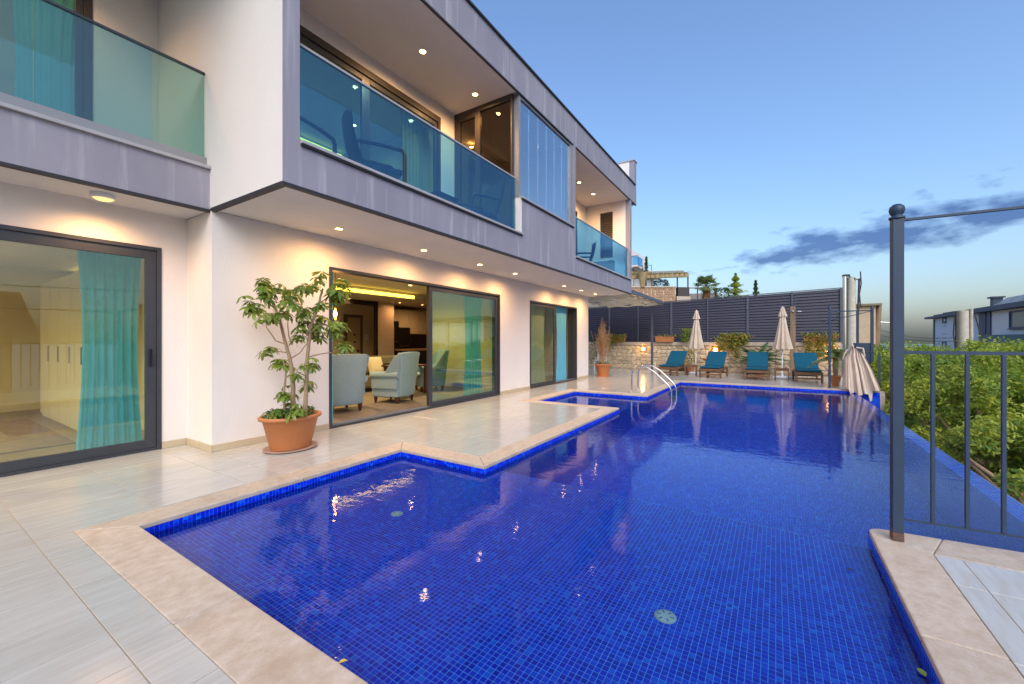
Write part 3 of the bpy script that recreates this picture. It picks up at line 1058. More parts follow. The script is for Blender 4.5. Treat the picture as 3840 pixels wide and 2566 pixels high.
# --- sliding doors
def frame_y(m_, x0, x1, ya, yb, za, zb, w, wt=None, wb=None):
    wt, wb = wt or w, wb or w
    m_.box(x0, x1, ya, ya + w, za, zb).box(x0, x1, yb - w, yb, za, zb)
    m_.box(x0, x1, ya + w, yb - w, zb - wt, zb).box(x0, x1, ya + w, yb - w, za, za + wb)
    return m_


def leaf_y(door, x, ya, yb, za, zb, w, gm, wt=None, wb=None, name='sash'):
    s_ = frame_y(MB(), x - .022, x + .022, ya, yb, za, zb, w, wt, wb).build(name, ALU, door, bevel=.003)
    MB().box(x - .004, x + .004, ya + w + .001, yb - w - .001, za + (wb or w) + .001, zb - (wt or w) - .001).build('pane', gm, door)
    return s_


def outer(name, xo, ya, yb, zt, d=.16, w=.045):
    d_ = frame_y(MB(), xo - d, xo + .012, ya, yb, .002, zt, w, w, .03).build(name, ALU, villa, bevel=.003)
    m_ = MB()
    for k in (0, 1):     # running rails
        m_.box(xo - .06 - k * .06, xo - .045 - k * .06, ya + w, yb - w, .0325, .048)
    m_.build('rail', STEELGREY, d_)
    return d_


dr = outer('sliding_door', XL, -1.4, 1.966, 2.49)
leaf_y(dr, XL - .03, -.2, 1.92, .032, 2.444, .105, GLASSD)
leaf_y(dr, XL - .10, -1.35, -.1, .032, 2.444, .105, GLASSD)
part('door_handle', BLACK, (XL - .007, XL + .012, 1.845, 1.875, 1.03, 1.24), parent=dr, bevel=.004)
dr = outer('sliding_door', XW, 3.775, 8.377, 2.465)
leaf_y(dr, XW - .05, 5.96, 8.33, .032, 2.419, .085, GLASSD)
leaf_y(dr, XW - .115, 5.99, 8.33, .032, 2.419, .085, GLASSD)
dr = outer('sliding_door', XW, 9.84, 13.03, 2.45)
leaf_y(dr, XW - .05, 9.886, 11.47, .032, 2.404, .085, GLASSD)
part('dark_reveal', ALU, (XW - .27, XW - .163, 12.9, 13.028, .03, 2.44), parent=dr)
# upper doors
d_ = frame_y(MB(), -5.80, -5.69, 2.9, 6.23, 3.26, 5.83, .07, .11).build('balcony_door', BRONZE, villa)
for a, c in ((2.97, 4.45), (4.45, 6.16)):
    leaf_y(d_, -5.74, a, c, 3.34, 5.71, .08, GLASSD)
d_ = frame_y(MB(), -5.80, -5.69, 9.9, 13.03, 3.26, 5.72, .07).build('balcony_door', BRONZE, villa)
leaf_y(d_, -5.74, 9.97, 11.5, 3.34, 5.65, .08, GLASSD)
leaf_y(d_, -5.74, 11.5, 12.96, 3.34, 5.65, .08, GLASSD)
d_ = frame_y(MB(), -7.48, -7.365, -1.6, 1.554, 3.26, 5.9, .08).build('balcony_door', BRONZE, villa)
leaf_y(d_, -7.42, -1.52, .1, 3.34, 5.82, .08, GLASSD)
leaf_y(d_, -7.42, .1, 1.474, 3.34, 5.82, .07, GLASSD)

# --- glazed corner room on the balcony
enc = part('glazed_room', STEELGREY, (XF - .14, XF - .03, 6.735, 6.80, 4.111, UZ - .001), (XF - .10, XF - .02, 9.07, 9.199, 4.111, UZ - .001),
           (XF - .10, XF - .03, 6.80, 9.07, UZ - .07, UZ - .0285), (XF - .10, XF - .03, 6.80, 9.07, 4.111, 4.15))
for k in range(6):
    a = 6.80 + k * .378
    MB().box(XF - .066, XF - .058, a + .002, a + .376, 4.151, UZ - .071).build('pane', GLASSE, enc)
m_ = MB()
m_.box(-5.70, -5.56, 6.66, 6.73, 3.25, UZ + .01).box(-5.16, -5.04, 6.66, 6.73, 3.25, UZ + .01).box(-4.29, XF - .141, 6.66, 6.733, 3.25, UZ + .01)
m_.box(-5.56, -5.16, 6.66, 6.73, 5.90, UZ + .01).box(-5.04, -4.29, 6.66, 6.73, 5.98, UZ + .01).box(-5.56, -4.29, 6.665, 6.728, 3.25, 3.33)
m_.build('side_frame', BRONZE, enc)
MB().box(-5.559, -5.161, 6.69, 6.698, 3.331, 5.899).build('pane', GLASSS, enc)
for k in range(3):
    MB().box(-5.039 + k * .25, -5.039 + k * .25 + .246, 6.69, 6.698, 3.331, 5.979).build('pane', GLASSS, enc)
part('room_back', PLASTER, (-7.4, -7.2, 6.66, 9.4, 3.25, UZ + .01), (-7.2, XF - .225, 9.22, 9.329, 3.25, UZ + .01), (-7.2, -5.96, 6.55, 6.65, 3.25, UZ + .01))

# --- interior shells
part('living_floor', INFLOOR, (-12.0, XW - .165, 2.6, 13.7, -.05, .018))
part('living_ceiling', INCEIL, (-9.36, XW - .281, 2.6, 13.7, 2.78, 2.85), (-12.0, -9.36, 2.6, 13.7, 2.60, 2.85))
part('living_wall', INWALL, (-12.2, -12.0, 2.6, 13.7, 0, 2.9), (-12.0, XW - .281, 2.52, 2.6, 0, 2.9), (-8.6, XW - .281, 9.1, 9.3, 0, 2.779), (-8.7, -8.6, 9.1, 13.7, 0, 2.779))
part('cove_strip', COVE, (-9.358, -9.35, 3.0, 9.05, 2.615, 2.70))
part('side_room_floor', INFLOOR, (-12.0, XL - .165, -3.1, Y0 + .2, -.05, .018))
part('side_room_ceiling', INCEIL, (-12.0, XL - .281, -3.1, Y0 + .2, 2.70, 2.8))
part('side_room_wall_inner', INWALL, (-12.2, -12.0, -3.1, 2.5, 0, 2.8), (-12.0, XL - .281, 2.2, 2.48, 0, 2.7), (-12.0, XL - .281, -3.2, -3.1, 0, 2.8))
part('cove_strip', emis('side_cove', (1.0, .72, .2), 2.0), (-11.6, -7.2, 2.188, 2.196, 2.60, 2.66))
part('upper_room_wall', INWALL, (-11.0, -10.8, Y0 + .2, 6.6, 3.25, UZ + .01), (-10.8, -5.951, 6.51, 6.549, 3.25, UZ + .01), (-10.8, -7.67, Y0 + .17, Y0 + .25, 3.25, UZ))
part('upper_room_ceiling', INCEIL, (-9.0, -5.951, Y0 + .26, 6.5, 5.95, 6.08), (-10.8, -9.0, Y0 + .26, 6.5, 5.80, 6.08))
part('cove_strip', COVE, (-8.998, -8.99, 3.0, 6.3, 5.82, 5.90))
part('upper_room_wall', INWALL, (-11.0, -10.8, 9.4, 13.8, 3.25, UZ + .01), (-10.8, -5.951, 13.7, 13.8, 3.25, UZ + .01))
part('upper_room_wall', INWALL, (-11.5, -11.3, -3.2, 2.2, 3.25, UZ + .05), (-11.3, -7.64, 2.1, 2.2, 3.25, UZ + .05))
part('upper_room_ceiling', INCEIL, (-11.3, -7.64, -3.2, 2.099, 5.92, 6.05))
part('cove_strip', COVE, (-11.2, -7.9, 2.088, 2.095, 5.70, 5.78))
# entrance side of the living room
ed = part('entrance_door', DOORW, (-11.99, -11.93, 8.55, 9.05, .02, 2.10))
part('door_frame', M('dark_timber', (.11, .07, .035), .5), (-11.995, -11.92, 8.45, 8.548, .02, 2.2), (-11.995, -11.92, 9.052, 9.15, .02, 2.2), (-11.995, -11.92, 8.548, 9.052, 2.102, 2.2), parent=ed)
part('lock_plate', BLACK, (-11.93, -11.92, 8.93, 9.0, .95, 1.02), (-11.93, -11.92, 8.80, 8.86, 1.25, 1.31), (-11.93, -11.92, 8.80, 8.86, 1.5, 1.56), (-11.93, -11.91, 8.62, 8.80, .99, 1.01), parent=ed)
part('black_column', BLACK, (-11.0, -10.9, 8.86, 8.95, .02, 2.599))
part('black_beam', BLACK, (-11.0, -10.9, 6.6, 8.859, 2.45, 2.599))
part('panel_wall', PANEL, (-11.02, -10.95, 8.951, 9.66, .02, 2.599))
part('door_phone', WHITE, (-11.99, -11.96, 9.3, 9.42, 1.35, 1.55))
# interior ceiling spots and lamps
for (x, y) in ((-10.6, 9.6), (-10.6, 10.65), (-10.8, 7.8)):
    downlight(x, y, 2.598, 10, r=.04)
for (x, y, z, pw) in ((-8.0, 4.6, 2.779, 95), (-8.0, 7.6, 2.779, 95), (-7.6, -1.2, 2.699, 120), (-9.0, -1.0, 2.699, 110), (-10.6, -1.2, 2.699, 100), (-7.4, 11.3, 2.779, 16), (-7.6, 3.8, 5.949, 20), (-7.6, 5.6, 5.949, 20),
                      (-9.3, .2, 5.919, 26), (-6.3, 8.0, UZ + .011, 14)):
    downlight(x, y, z, pw, r=.05, spot=R(160), col=(1.0, .74, .38))


# --- curtains
def curtain(x, ya, yb, z0, z1, mat, label, waves, amp=.035, group=None):
    def fn(u, v):
        pinch = 1 - .18 * math.sin(math.pi * v) * (0 if waves < 3 else 1)
        y = (ya + yb) / 2 + (u - .5) * (yb - ya) * pinch
        return (x + amp * math.sin(u * waves * 2 * math.pi + .4 * math.sin(v * 3)) * (.55 + .45 * v), y, z1 + (z0 - z1) * v)
    o_ = MB().grid(fn, int(waves * 10), 10).build('curtain', mat, None)
    tag(o_, label, 'curtain', group or 'curtains')
    return o_


curtain(-6.95, 1.32, 1.93, .04, 2.62, CURT, 'turquoise curtain hanging behind the sliding door of the left side room', 6)
curtain(-5.97, 3.80, 4.02, .04, 2.60, CURT, 'narrow turquoise curtain drawn back beside the open living room door', 3, .02)
curtain(-5.93, 11.86, 12.68, .04, 2.44, CURT, 'turquoise curtain in the doorway near the dry potted plant', 7)
curtain(-6.2, 7.55, 8.30, .04, 2.60, CURT, 'turquoise curtain behind the closed living room glass panel', 6)
curtain(-6.0, 9.9, 11.3, .04, 2.60, CURTW, 'pale sheer curtain behind the closed bedroom door glass', 10, .02)
curtain(-6.05, 5.50, 6.15, 3.27, 5.8, CURTW, 'pale curtain behind the long front balcony door', 6)
curtain(-7.55, .88, 1.50, 3.27, 5.85, CURT, 'turquoise curtain behind the left balcony door', 6)
# ------------------------------------------------------------------ interior furniture
def armchair(loc, rz, label, group):
    """wing chair, local: faces +Y, back at -Y"""
    t_ = thing('armchair', label, 'armchair', loc, group, rotz=rz)
    MB().box(-.33, .33, -.30, .34, .13, .36).build('seat_base', UPH, t_, bevel=.03, seg=3)
    MB().box(-.26, .26, -.20, .37, .361, .47).build('seat_cushion', UPH, t_, bevel=.045, seg=3)

    def bk(u, v, s):
        w = .275 + .075 * v
        x = (u - .5) * 2 * w
        y = -.335 - .10 * v + .06 * (abs(u - .5) * 2) ** 2 + s
        return (x, y, .14 + .92 * v + .02 * math.cos((u - .5) * 3) * v)
    m_ = MB()
    nu, nv = 10, 8
    vs_ = [bk(i / nu, j / nv, -.05) for j in range(nv + 1) for i in range(nu + 1)] + [bk(i / nu, j / nv, .07) for j in range(nv + 1) for i in range(nu + 1)]
    N = (nu + 1) * (nv + 1)
    f = []
    for j in range(nv):
        for i in range(nu):
            a = j * (nu + 1) + i
            f.append((a, a + nu + 1, a + nu + 2, a + 1)[::-1])
            f.append((N + a, N + a + 1, N + a + nu + 2, N + a + nu + 1)[::-1])
    for j in range(nv):
        for i, s in ((0, 1), (nu, -1)):
            a = j * (nu + 1) + i
            q = (a, a + nu + 1, N + a + nu + 1, N + a)
            f.append(q if s > 0 else q[::-1])
    for i in range(nu):
        a = nv * (nu + 1) + i
        f.append((a, a + 1, N + a + 1, N + a))
        f.append((i + 1, i, N + i, N + i + 1))
    m_.add(vs_, f, True).build('backrest', UPH, t_, bevel=.02, seg=2)
    for s in (-1, 1):
        a_ = MB().box(s * .25, s * .36, -.30, .33, .30, .56).build('armrest', UPH, t_, bevel=.02)
        MB().tube([(s * .315, -.33, .60), (s * .315, .0, .595), (s * .315, .345, .585)], [.075, .08, .075], 14).build('arm_roll', UPH, a_)
        MB().add([(s * .30, -.34, .62), (s * .36, -.40, 1.04), (s * .37, -.27, 1.0), (s * .35, -.02, .64), (s * .33, -.34, .62), (s * .40, -.40, 1.04), (s * .41, -.27, 1.0), (s * .39, -.02, .64)],
                 [(0, 1, 2, 3), (7, 6, 5, 4), (0, 4, 5, 1), (1, 5, 6, 2), (2, 6, 7, 3), (3, 7, 4, 0)]).build('wing', UPH, t_, bevel=.012)
        for y in (-.26, .28):
            MB().lathe([(.0001, 0), (.022, 0), (.028, .05), (.042, .095), (.036, .11), (.045, .132)], (s * .27, y, 0), 14).build('leg', DARKWOOD, t_)
    return t_


armchair((-6.93, 4.80, .019), R(80), 'pale blue wing chair standing next to the narrow turquoise curtain', 'living room wing chairs')
armchair((-6.98, 6.17, .019), R(104), 'pale blue wing chair whose rolled arm shows in the open doorway', 'living room wing chairs')
armchair((-7.75, 8.05, .019), R(150), 'pale blue wing chair standing behind the closed living room glass', 'living room wing chairs')
t_ = thing('sofa', 'olive fabric sofa with a cream pillow deep in the living room', 'sofa', (-9.2, 7.4, .019))
MB().box(-9.6, -8.75, 6.2, 8.6, .13, .42).build('seat', UPHD, t_, bevel=.04)
MB().box(-9.75, -9.4, 6.2, 8.6, .42, .90).build('backrest', UPHD, t_, bevel=.06)
for y in (6.0, 8.6):
    MB().box(-9.7, -8.78, y, y + .2, .13, .66).build('armrest', UPHD, t_, bevel=.05)
for x in (-9.6, -8.85):
    for y in (6.2, 8.55):
        MB().box(x, x + .06, y, y + .06, .019, .131).build('leg', DARKWOOD, t_)


def cushion(name, mat, c, hx, hy, hz, rot, label, cat):
    m_ = MB()
    def fn(u, v, s):
        a, b_ = u * 2 - 1, v * 2 - 1
        th = hz * (max(0, 1 - a ** 4) * max(0, 1 - b_ ** 4)) ** .5
        return Matrix.Rotation(rot[2], 3, 'Z') @ Matrix.Rotation(rot[0], 3, 'X') @ Vector((a * hx, b_ * hy, s * th)) + Vector(c)
    m_.grid(lambda u, v: fn(u, v, 1), 12, 12)
    m_.grid(lambda u, v: fn(1 - u, v, -1), 12, 12)
    return tag(m_.build(name, mat), label, cat)


cushion('pillow', PILLOW, (-9.05, 7.35, .66), .24, .24, .08, (R(72), 0, R(90)), 'cream square pillow leaning on the olive sofa', 'pillow')
cushion('handbag', BLACK, (-8.9, 7.75, .58), .22, .15, .10, (R(60), 0, R(80)), 'black bag lying on the olive sofa', 'bag')
t_ = thing('kitchen_unit', 'cream kitchen cabinets with black oven tower at the back of the room', 'kitchen', (-11.6, 10.6, .02))
MB().box(-11.98, -11.35, 9.68, 10.24, .02, 2.02).build('oven_tower', BLACK, t_, bevel=.006)
MB().box(-11.98, -11.37, 10.245, 10.80, .02, 1.80).build('oven_tower', BLACK, t_, bevel=.006)
MB().box(-11.345, -11.33, 9.75, 10.18, 1.28, 1.30).build('oven_handle', STEEL, t_)
MB().box(-11.365, -11.35, 10.30, 10.75, 1.12, 1.14).build('oven_handle', STEEL, t_)
for a, c, z in ((9.68, 10.24, 2.03), (10.245, 10.80, 1.81), (10.81, 11.30, 1.58), (11.305, 11.9, 1.58)):
    MB().box(-11.98, -11.45, a, c, z, 2.46).build('upper_cabinet', CABINET, t_, bevel=.004)
MB().box(-11.98, -11.40, 10.81, 13.0, .02, .90).build('lower_cabinet', CABINET, t_, bevel=.004)
MB().box(-11.98, -11.37, 10.81, 13.0, .901, .94).build('worktop', BLACK, t_, bevel=.003)
MB().box(-11.995, -11.985, 10.81, 13.0, .94, 1.57).build('splashback', M('splashback', (.08, .045, .03), .3), t_)
t_ = thing('kitchen_island', 'dark kitchen island with a wooden top behind the wing chairs', 'kitchen island', (-10.2, 9.9, .02))
MB().box(-10.5, -9.95, 9.4, 11.0, .02, 1.0).build('body', BLACK, t_, bevel=.004)
MB().box(-10.56, -9.88, 9.35, 11.05, 1.001, 1.05).build('top', M('counter_wood', (.30, .17, .08), .4), t_, bevel=.004)
t_ = thing('pendant_lamp', 'amber glass pendant lamp glowing above the first wing chair', 'lamp', (-7.36, 5.0, 2.78))
MB().lathe([(.0001, 0), (.06, 0), (.055, -.03), (.0001, -.032)], (-7.36, 5.0, 2.779), 16).build('canopy', BLACK, t_)
MB().tube([(-7.36, 5.0, 2.75), (-7.36, 5.0, 1.98)], .004, 6).build('cord', BLACK, t_)
MB().lathe([(.03, .03), (.075, .0), (.10, -.08), (.095, -.17), (.07, -.23)], (-7.36, 5.0, 1.98), 20).build('shade', glass('amber_glass', (.95, .55, .22), .06), t_)
MB().lathe([(.0001, .0), (.02, -.03), (.035, -.09), (.02, -.14), (.0001, -.15)], (-7.36, 5.0, 1.96), 14).build('bulb', BULB, t_)
lamp('pendant_light', 'POINT', (-7.36, 5.0, 1.70), 6, (1, .6, .25), t_, size=.05)
t_ = thing('wardrobe', 'pale wardrobe standing inside the left side room', 'wardrobe', (-9.4, 1.75, .02))
WARD = M('wardrobe_front', (.62, .58, .48), .3)
MB().box(-10.9, -8.2, 1.66, 2.18, .02, 2.35).build('body', WARD, t_, bevel=.005)
for k in range(4):
    MB().box(-10.88 + k * .67, -10.88 + k * .67 + .655, 1.635, 1.658, .08, 2.32).build('door', WARD, t_, bevel=.004)
    MB().box(-10.26 + k * .67, -10.25 + k * .67, 1.615, 1.634, 1.0, 1.25).build('handle', STEEL, t_)
o = MB().box(-10.6, -7.6, -.9, 1.45, .0185, .03).build('rug', M('dark_rug', (.16, .105, .085), .95, col2=(.26, .20, .16), vs=5))
tag(o, 'dark patterned rug on the floor of the left side room', 'rug')
t_ = thing('dining_table', 'dark dining table behind the closed living room glass', 'table', (-7.6, 7.2, .019))
MB().box(-8.1, -7.3, 6.75, 7.6, .70, .74).build('top', DARKWOOD, t_, bevel=.005)
for x in (-8.05, -7.41):
    for y in (6.8, 7.49):
        MB().box(x, x + .06, y, y + .06, .019, .699).build('leg', DARKWOOD, t_)


# ------------------------------------------------------------------ balcony furniture
def rattan_chair(loc, rz, label):
    t_ = thing('rattan_chair', label, 'chair', loc, 'balcony rattan chairs', rotz=rz)
    MB().box(-.27, .27, -.26, .28, .33, .41).build('seat', RATTAN, t_, bevel=.02)
    m_ = MB()
    def fn(u, v, s):
        return ((u - .5) * (.52 + .06 * v), -.27 - .16 * v - .03 * math.sin(math.pi * v) + .04 * (2 * u - 1) ** 2 + s, .40 + .66 * v - .03 * (2 * u - 1) ** 4 * v)
    m_.grid(lambda u, v: fn(u, v, .02), 10, 10).grid(lambda u, v: fn(1 - u, v, -.02), 10, 10)
    m_.build('backrest', RATTAN, t_)
    for s in (-1, 1):
        MB().tube([(s * .29, -.30, .66), (s * .30, 0, .665), (s * .30, .26, .65), (s * .295, .30, .60), (s * .28, .30, 0.0)], .027, 8).build('armrest', RATTAN, t_)
        MB().tube([(s * .25, -.25, .34), (s * .26, -.33, 0.0)], .025, 8).build('leg', RATTAN, t_)
    return t_


rattan_chair((-4.62, 3.78, 3.245), R(-28), 'dark rattan chair with high back on the front balcony')
rattan_chair((-4.62, 6.05, 3.245), R(160), 'dark rattan chair by the glazed room on the front balcony')
rattan_chair((-4.95, 2.85, 3.245), R(15), 'dark rattan chair in the corner of the front balcony')
t_ = thing('rattan_table', 'low dark rattan table between the chairs on the front balcony', 'table', (-4.68, 5.05, 3.245))
MB().box(-4.93, -4.43, 4.8, 5.3, 3.64, 3.69).build('top', RATTAN, t_, bevel=.01)
for x in (-4.90, -4.51):
    for y in (4.83, 5.22):
        MB().box(x, x + .05, y, y + .05, 3.245, 3.639).build('leg', RATTAN, t_)
rattan_chair((-4.95, 11.6, 3.245), R(120), 'dark rattan chair on the balcony with the shuttered window')
t_ = thing('sofa', 'low dark sofa on the balcony with the shuttered window', 'sofa', (-4.9, 12.8, 3.245))
MB().box(-5.3, -4.5, 12.4, 13.2, 3.30, 3.62).build('seat', RATTAN, t_, bevel=.03)
MB().box(-5.3, -4.5, 13.2, 13.4, 3.30, 3.98).build('backrest', RATTAN, t_, bevel=.03)


# ------------------------------------------------------------------ loungers, tables, umbrellas
def lounger():
    t_ = thing('sun_lounger', 'x', 'sun lounger', (0, 0, 0), 'sun loungers along the stone wall')
    for s in (-1, 1):
        MB().box(s * .315, s * .355, 0.0, 1.42, .265, .335).build('side_rail', WOOD, t_, bevel=.006)
        for y in (.03, 1.34):
            MB().box(s * .30, s * .365, y, y + .07, 0, .264).build('leg', WOOD, t_, bevel=.006)
    MB().box(-.299, .299, .045, .085, .10, .155).build('stretcher', WOOD, t_, bevel=.005)
    MB().box(-.299, .299, 1.355, 1.395, .10, .155).build('stretcher', WOOD, t_, bevel=.005)
    MB().box(-.314, .314, .005, .04, .235, .325).build('front_rail', WOOD, t_, bevel=.005)
    for k in range(9):
        MB().box(-.314, .314, .06 + k * .078, .06 + k * .078 + .055, .325, .343).build('slat', WOOD, t_)
    a = R(36)
    hy, hz = .78, .36
    bk = []
    for s in (-1, 1):
        MB().bar((s * .29, hy, hz - .03), (s * .29, hy + .78 * math.cos(a), hz - .03 + .78 * math.sin(a)), .035, .04).build('back_rail', WOOD, t_)
    MB().bar((0, hy + .5 * math.cos(a), hz + .5 * math.sin(a) - .06), (0, hy + .52, .14), .5, .025).build('back_prop', WOOD, t_)
    for k in range(9):
        s_ = .04 + k * .085
        c = (hy + s_ * math.cos(a), hz + s_ * math.sin(a))
        MB().bar((-.30, c[0], c[1]), (.30, c[0], c[1]), .055, .016, up=(0, -math.sin(a), math.cos(a))).build('slat', WOOD, t_)
    # cushion: seat and back
    MB().box(-.325, .325, -.02, .775, .350, .405).build('seat_cushion', CUSH, t_, bevel=.022, seg=3)
    d, n = Vector((0, math.cos(a), math.sin(a))), Vector((0, -math.sin(a), math.cos(a)))
    o_ = Vector((0, hy + .015, hz + .005))
    m_ = MB()
    vs_ = []
    for zz in (.012, .068):
        for s_, x in ((.0, -.325), (.0, .325), (.86, .325), (.86, -.325)):
            vs_.append(o_ + d * s_ + n * zz + Vector((x, 0, 0)))
    m_.add(vs_, [(0, 3, 2, 1), (4, 5, 6, 7), (0, 1, 5, 4), (1, 2, 6, 5), (2, 3, 7, 6), (3, 0, 4, 7)])
    m_.build('back_cushion', CUSH, t_, bevel=.022, seg=3)
    return t_


lg = lounger()
spots = [(-3.44, 16.25, R(-6), 'teal cushioned teak lounger nearest the grey pergola post'), (-1.97, 16.08, R(-4), 'teal cushioned teak lounger between the first parasol and the cycad'),
         (-.55, 16.12, R(0), 'teal cushioned teak lounger in front of the cycad'), (.89, 16.0, R(2), 'teal cushioned teak lounger beside the potted palm')]
for i, (x, y, a, lab) in enumerate(spots):
    o = lg if i == 0 else copy_tree(lg)
    o.location = (x, y, .001)
    o.rotation_euler.z = a
    o['label'] = lab


def side_table(x, y, rz, label):
    t_ = thing('side_table', label, 'side table', (x, y, .001), 'wooden side tables', rotz=rz)
    for k in range(5):
        MB().box(-.21 + k * .085, -.21 + k * .085 + .079, -.21, .21, .385, .405).build('top_slat', WOOD, t_)
    for s in (-1, 1):
        for q in (-1, 1):
            MB().box(s * .205, s * .165, q * .205, q * .165, 0, .384).build('leg', WOOD, t_, bevel=.004)
        MB().box(-.164, .164, s * .19 - .008, s * .19 + .008, .33, .38).build('apron', WOOD, t_)
        MB().box(s * .19 - .008, s * .19 + .008, -.164, .164, .33, .38).build('apron', WOOD, t_)
    return t_


side_table(-2.73, 16.95, R(4), 'slatted wooden side table by the lounger next to pergola post')
side_table(.17, 16.45, R(-2), 'slatted wooden side table carrying two ashtrays')
for x, lab in ((.06, 'small brown ashtray on the side table, near the cycad lounger'), (.28, 'small brown ashtray on the side table, near the shower post')):
    o = MB().lathe([(.0001, 0), (.035, 0), (.042, .03), (.036, .03), (.03, .012), (.0001, .01)], (x, 16.5, .4065), 16).build('ashtray', WOODL)
    tag(o, lab, 'ashtray', 'ashtrays')


def parasol(x, y, top, rz, label, lean=0):
    t_ = thing('closed_parasol', label, 'parasol', (x, y, .001), 'closed cream parasols', rotz=rz)
    MB().box(-.22, .22, -.22, .22, 0, .07).build('base', WHITE, t_, bevel=.03, seg=3)
    MB().lathe([(.05, .07), (.045, .12), (.03, .14), (.03, .34), (.0001, .341)], (0, 0, 0), 16).build('base_tube', WHITE, t_)
    MB().tube([(0, 0, .30), (lean * .6, 0, top * .6), (lean, 0, top - .04)], .019, 10).build('pole', WHITE, t_)
    N = 9
    ph = rnd.random() * 6

    def canopy(z0, z1, r0, r1, amp0, amp1, rows, sc_):
        m_ = MB()
        nn = 144
        vs_, fs_ = [], []
        for j in range(rows + 1):
            v = j / rows
            z = z0 + (z1 - z0) * v
            for k in range(nn):
                a = 2 * math.pi * k / nn
                w = 1 - 2 * abs(math.sin((N * a + ph + .5 * math.sin(2 * a)) / 2)) ** .8
                r = (r0 + (r1 - r0) * v ** 1.15) * (1 + (amp0 + (amp1 - amp0) * v) * w + .05 * math.sin(3 * a + ph * 2) * v)
                zz = z + sc_ * v * (.5 + .5 * w) * .5
                vs_.append((r * math.cos(a) + lean * z / top, r * math.sin(a), zz))
        for j in range(rows):
            for k in range(nn):
                fs_.append((j * nn + k, (j + 1) * nn + k, (j + 1) * nn + (k + 1) % nn, j * nn + (k + 1) % nn))
        return m_.add(vs_, fs_, True)
    canopy(top - .02, 1.0, .045, .25, .10, .30, 22, .10).build('canopy', CANVAS, t_)
    cp = canopy(top + .01, top - .33, .05, .125, .10, .22, 6, .07).build('vent_flap', CANVAS, t_)
    MB().lathe([(.0001, top + .05), (.02, top + .045), (.028, top + .02), (.052, top + .005)], (lean, 0, 0), 14).build('finial', CANVAS, t_)
    MB().tube([((.118) * math.cos(a) + lean * .7, .118 * math.sin(a), 1.75 + .01 * math.sin(2 * a)) for a in [k * 2 * math.pi / 24 for k in range(25)]], .008, 6).build('tie_strap', CANVAS, t_)
    return t_


parasol(-2.69, 17.8, 2.50, 0, 'closed cream parasol beside the slatted table near pergola post', lean=.03)
parasol(.19, 17.4, 2.49, 1.1, 'closed cream parasol beside the wooden shower post', lean=.02)

# shower post
t_ = thing('shower_post', 'wooden outdoor shower post with chrome arm in front of the fence', 'shower', (.54, 18.7, 0))
MB().box(.455, .62, 18.62, 18.78, 0, 2.60).build('post', WOODL, t_, bevel=.008)
MB().tube([(.56, 18.61, 2.40), (.56, 18.52, 2.42), (.72, 18.50, 2.42), (.77, 18.50, 2.41)], .014, 8).build('arm', STEEL, t_)
MB().box(.68, .80, 18.46, 18.55, 2.385, 2.405).build('shower_head', STEEL, t_, bevel=.004)
MB().lathe([(.045, 0), (.045, .02), (.0001, .03)], (.53, 18.615, 2.42), 12).build('rosette', STEEL, t_)

# folded canopy leaning at the pool corner
t_ = thing('folded_canopy', 'large folded cream canopy leaning at the far pool corner', 'parasol', (1.9, 14.75, 0))


def pl_(tab, v):
    for (v0, a0), (v1, a1) in zip(tab[:-1], tab[1:]):
        if v <= v1:
            return a0 + (a1 - a0) * (v - v0) / (v1 - v0)
    return tab[-1][1]


LEFT = [(0, 1.75), (.06, 1.70), (.22, 1.60), (.55, 1.57), (1, 1.52)]
RIGHT = [(0, 1.84), (.06, 1.96), (.12, 2.02), (.5, 2.16), (1, 2.30)]
HEM = [(0, .06), (.16, .03), (.18, -.10), (.34, -.06), (.36, -.13), (.52, -.10), (.54, -.05), (.66, -.08), (.70, -.27), (.78, -.25), (.80, .02), (1, .03)]
TOP = [(0, 1.05), (.3, 1.16), (.45, 1.20), (.7, 1.16), (1, 1.08)]


def fold_pt(u, v, back):
    x = pl_(LEFT, v) + (pl_(RIGHT, v) - pl_(LEFT, v)) * u
    ph = u * 6.0 + .25 * math.sin(u * 9)
    w = 2 * abs(math.sin(ph * math.pi)) ** .8 - 1           # rounded folds with sharp creases between them
    yc = 14.78 - .52 * min(1, v * 1.02)
    y = yc + (-(.035 + .045 * v) * (w + .8) if not back else .04 + .10 * math.sin(math.pi * u) * (1 - .6 * v))
    x += .02 * math.sin(u * 40) * v * (0 if back else 1)
    z1_ = pl_(HEM, u)
    z = pl_(TOP, u) + (z1_ - pl_(TOP, u)) * v
    if y > 14.27 and z < .014: z = .014
    return (x, y, z)


m_ = MB()
m_.grid(lambda u, v: fold_pt(u, v, False), 120, 24)
m_.grid(lambda u, v: fold_pt(1 - u, v, True), 60, 24)
m_.build('canopy', CANVAS, t_)
MB().tube([(1.795, 14.80, 1.05), (1.79, 14.80, 1.19), (1.788, 14.80, 1.28)], [.05, .038, .012], 10).build('pole_tip', CANVAS, t_)
MB().tube([(1.70, 14.76, 1.10), (1.62, 14.74, .97), (1.58, 14.72, .80)], .02, 8).build('rib', CANVAS, t_)
MB().tube([(1.88, 14.76, 1.14), (2.02, 14.74, 1.12), (2.05, 14.72, .9)], .022, 8).build('rib', CANVAS, t_)
MB().bar((1.80, 14.86, .003), (1.80, 14.86, 1.06), .05, .05).build('stand_post', BRONZE, t_)

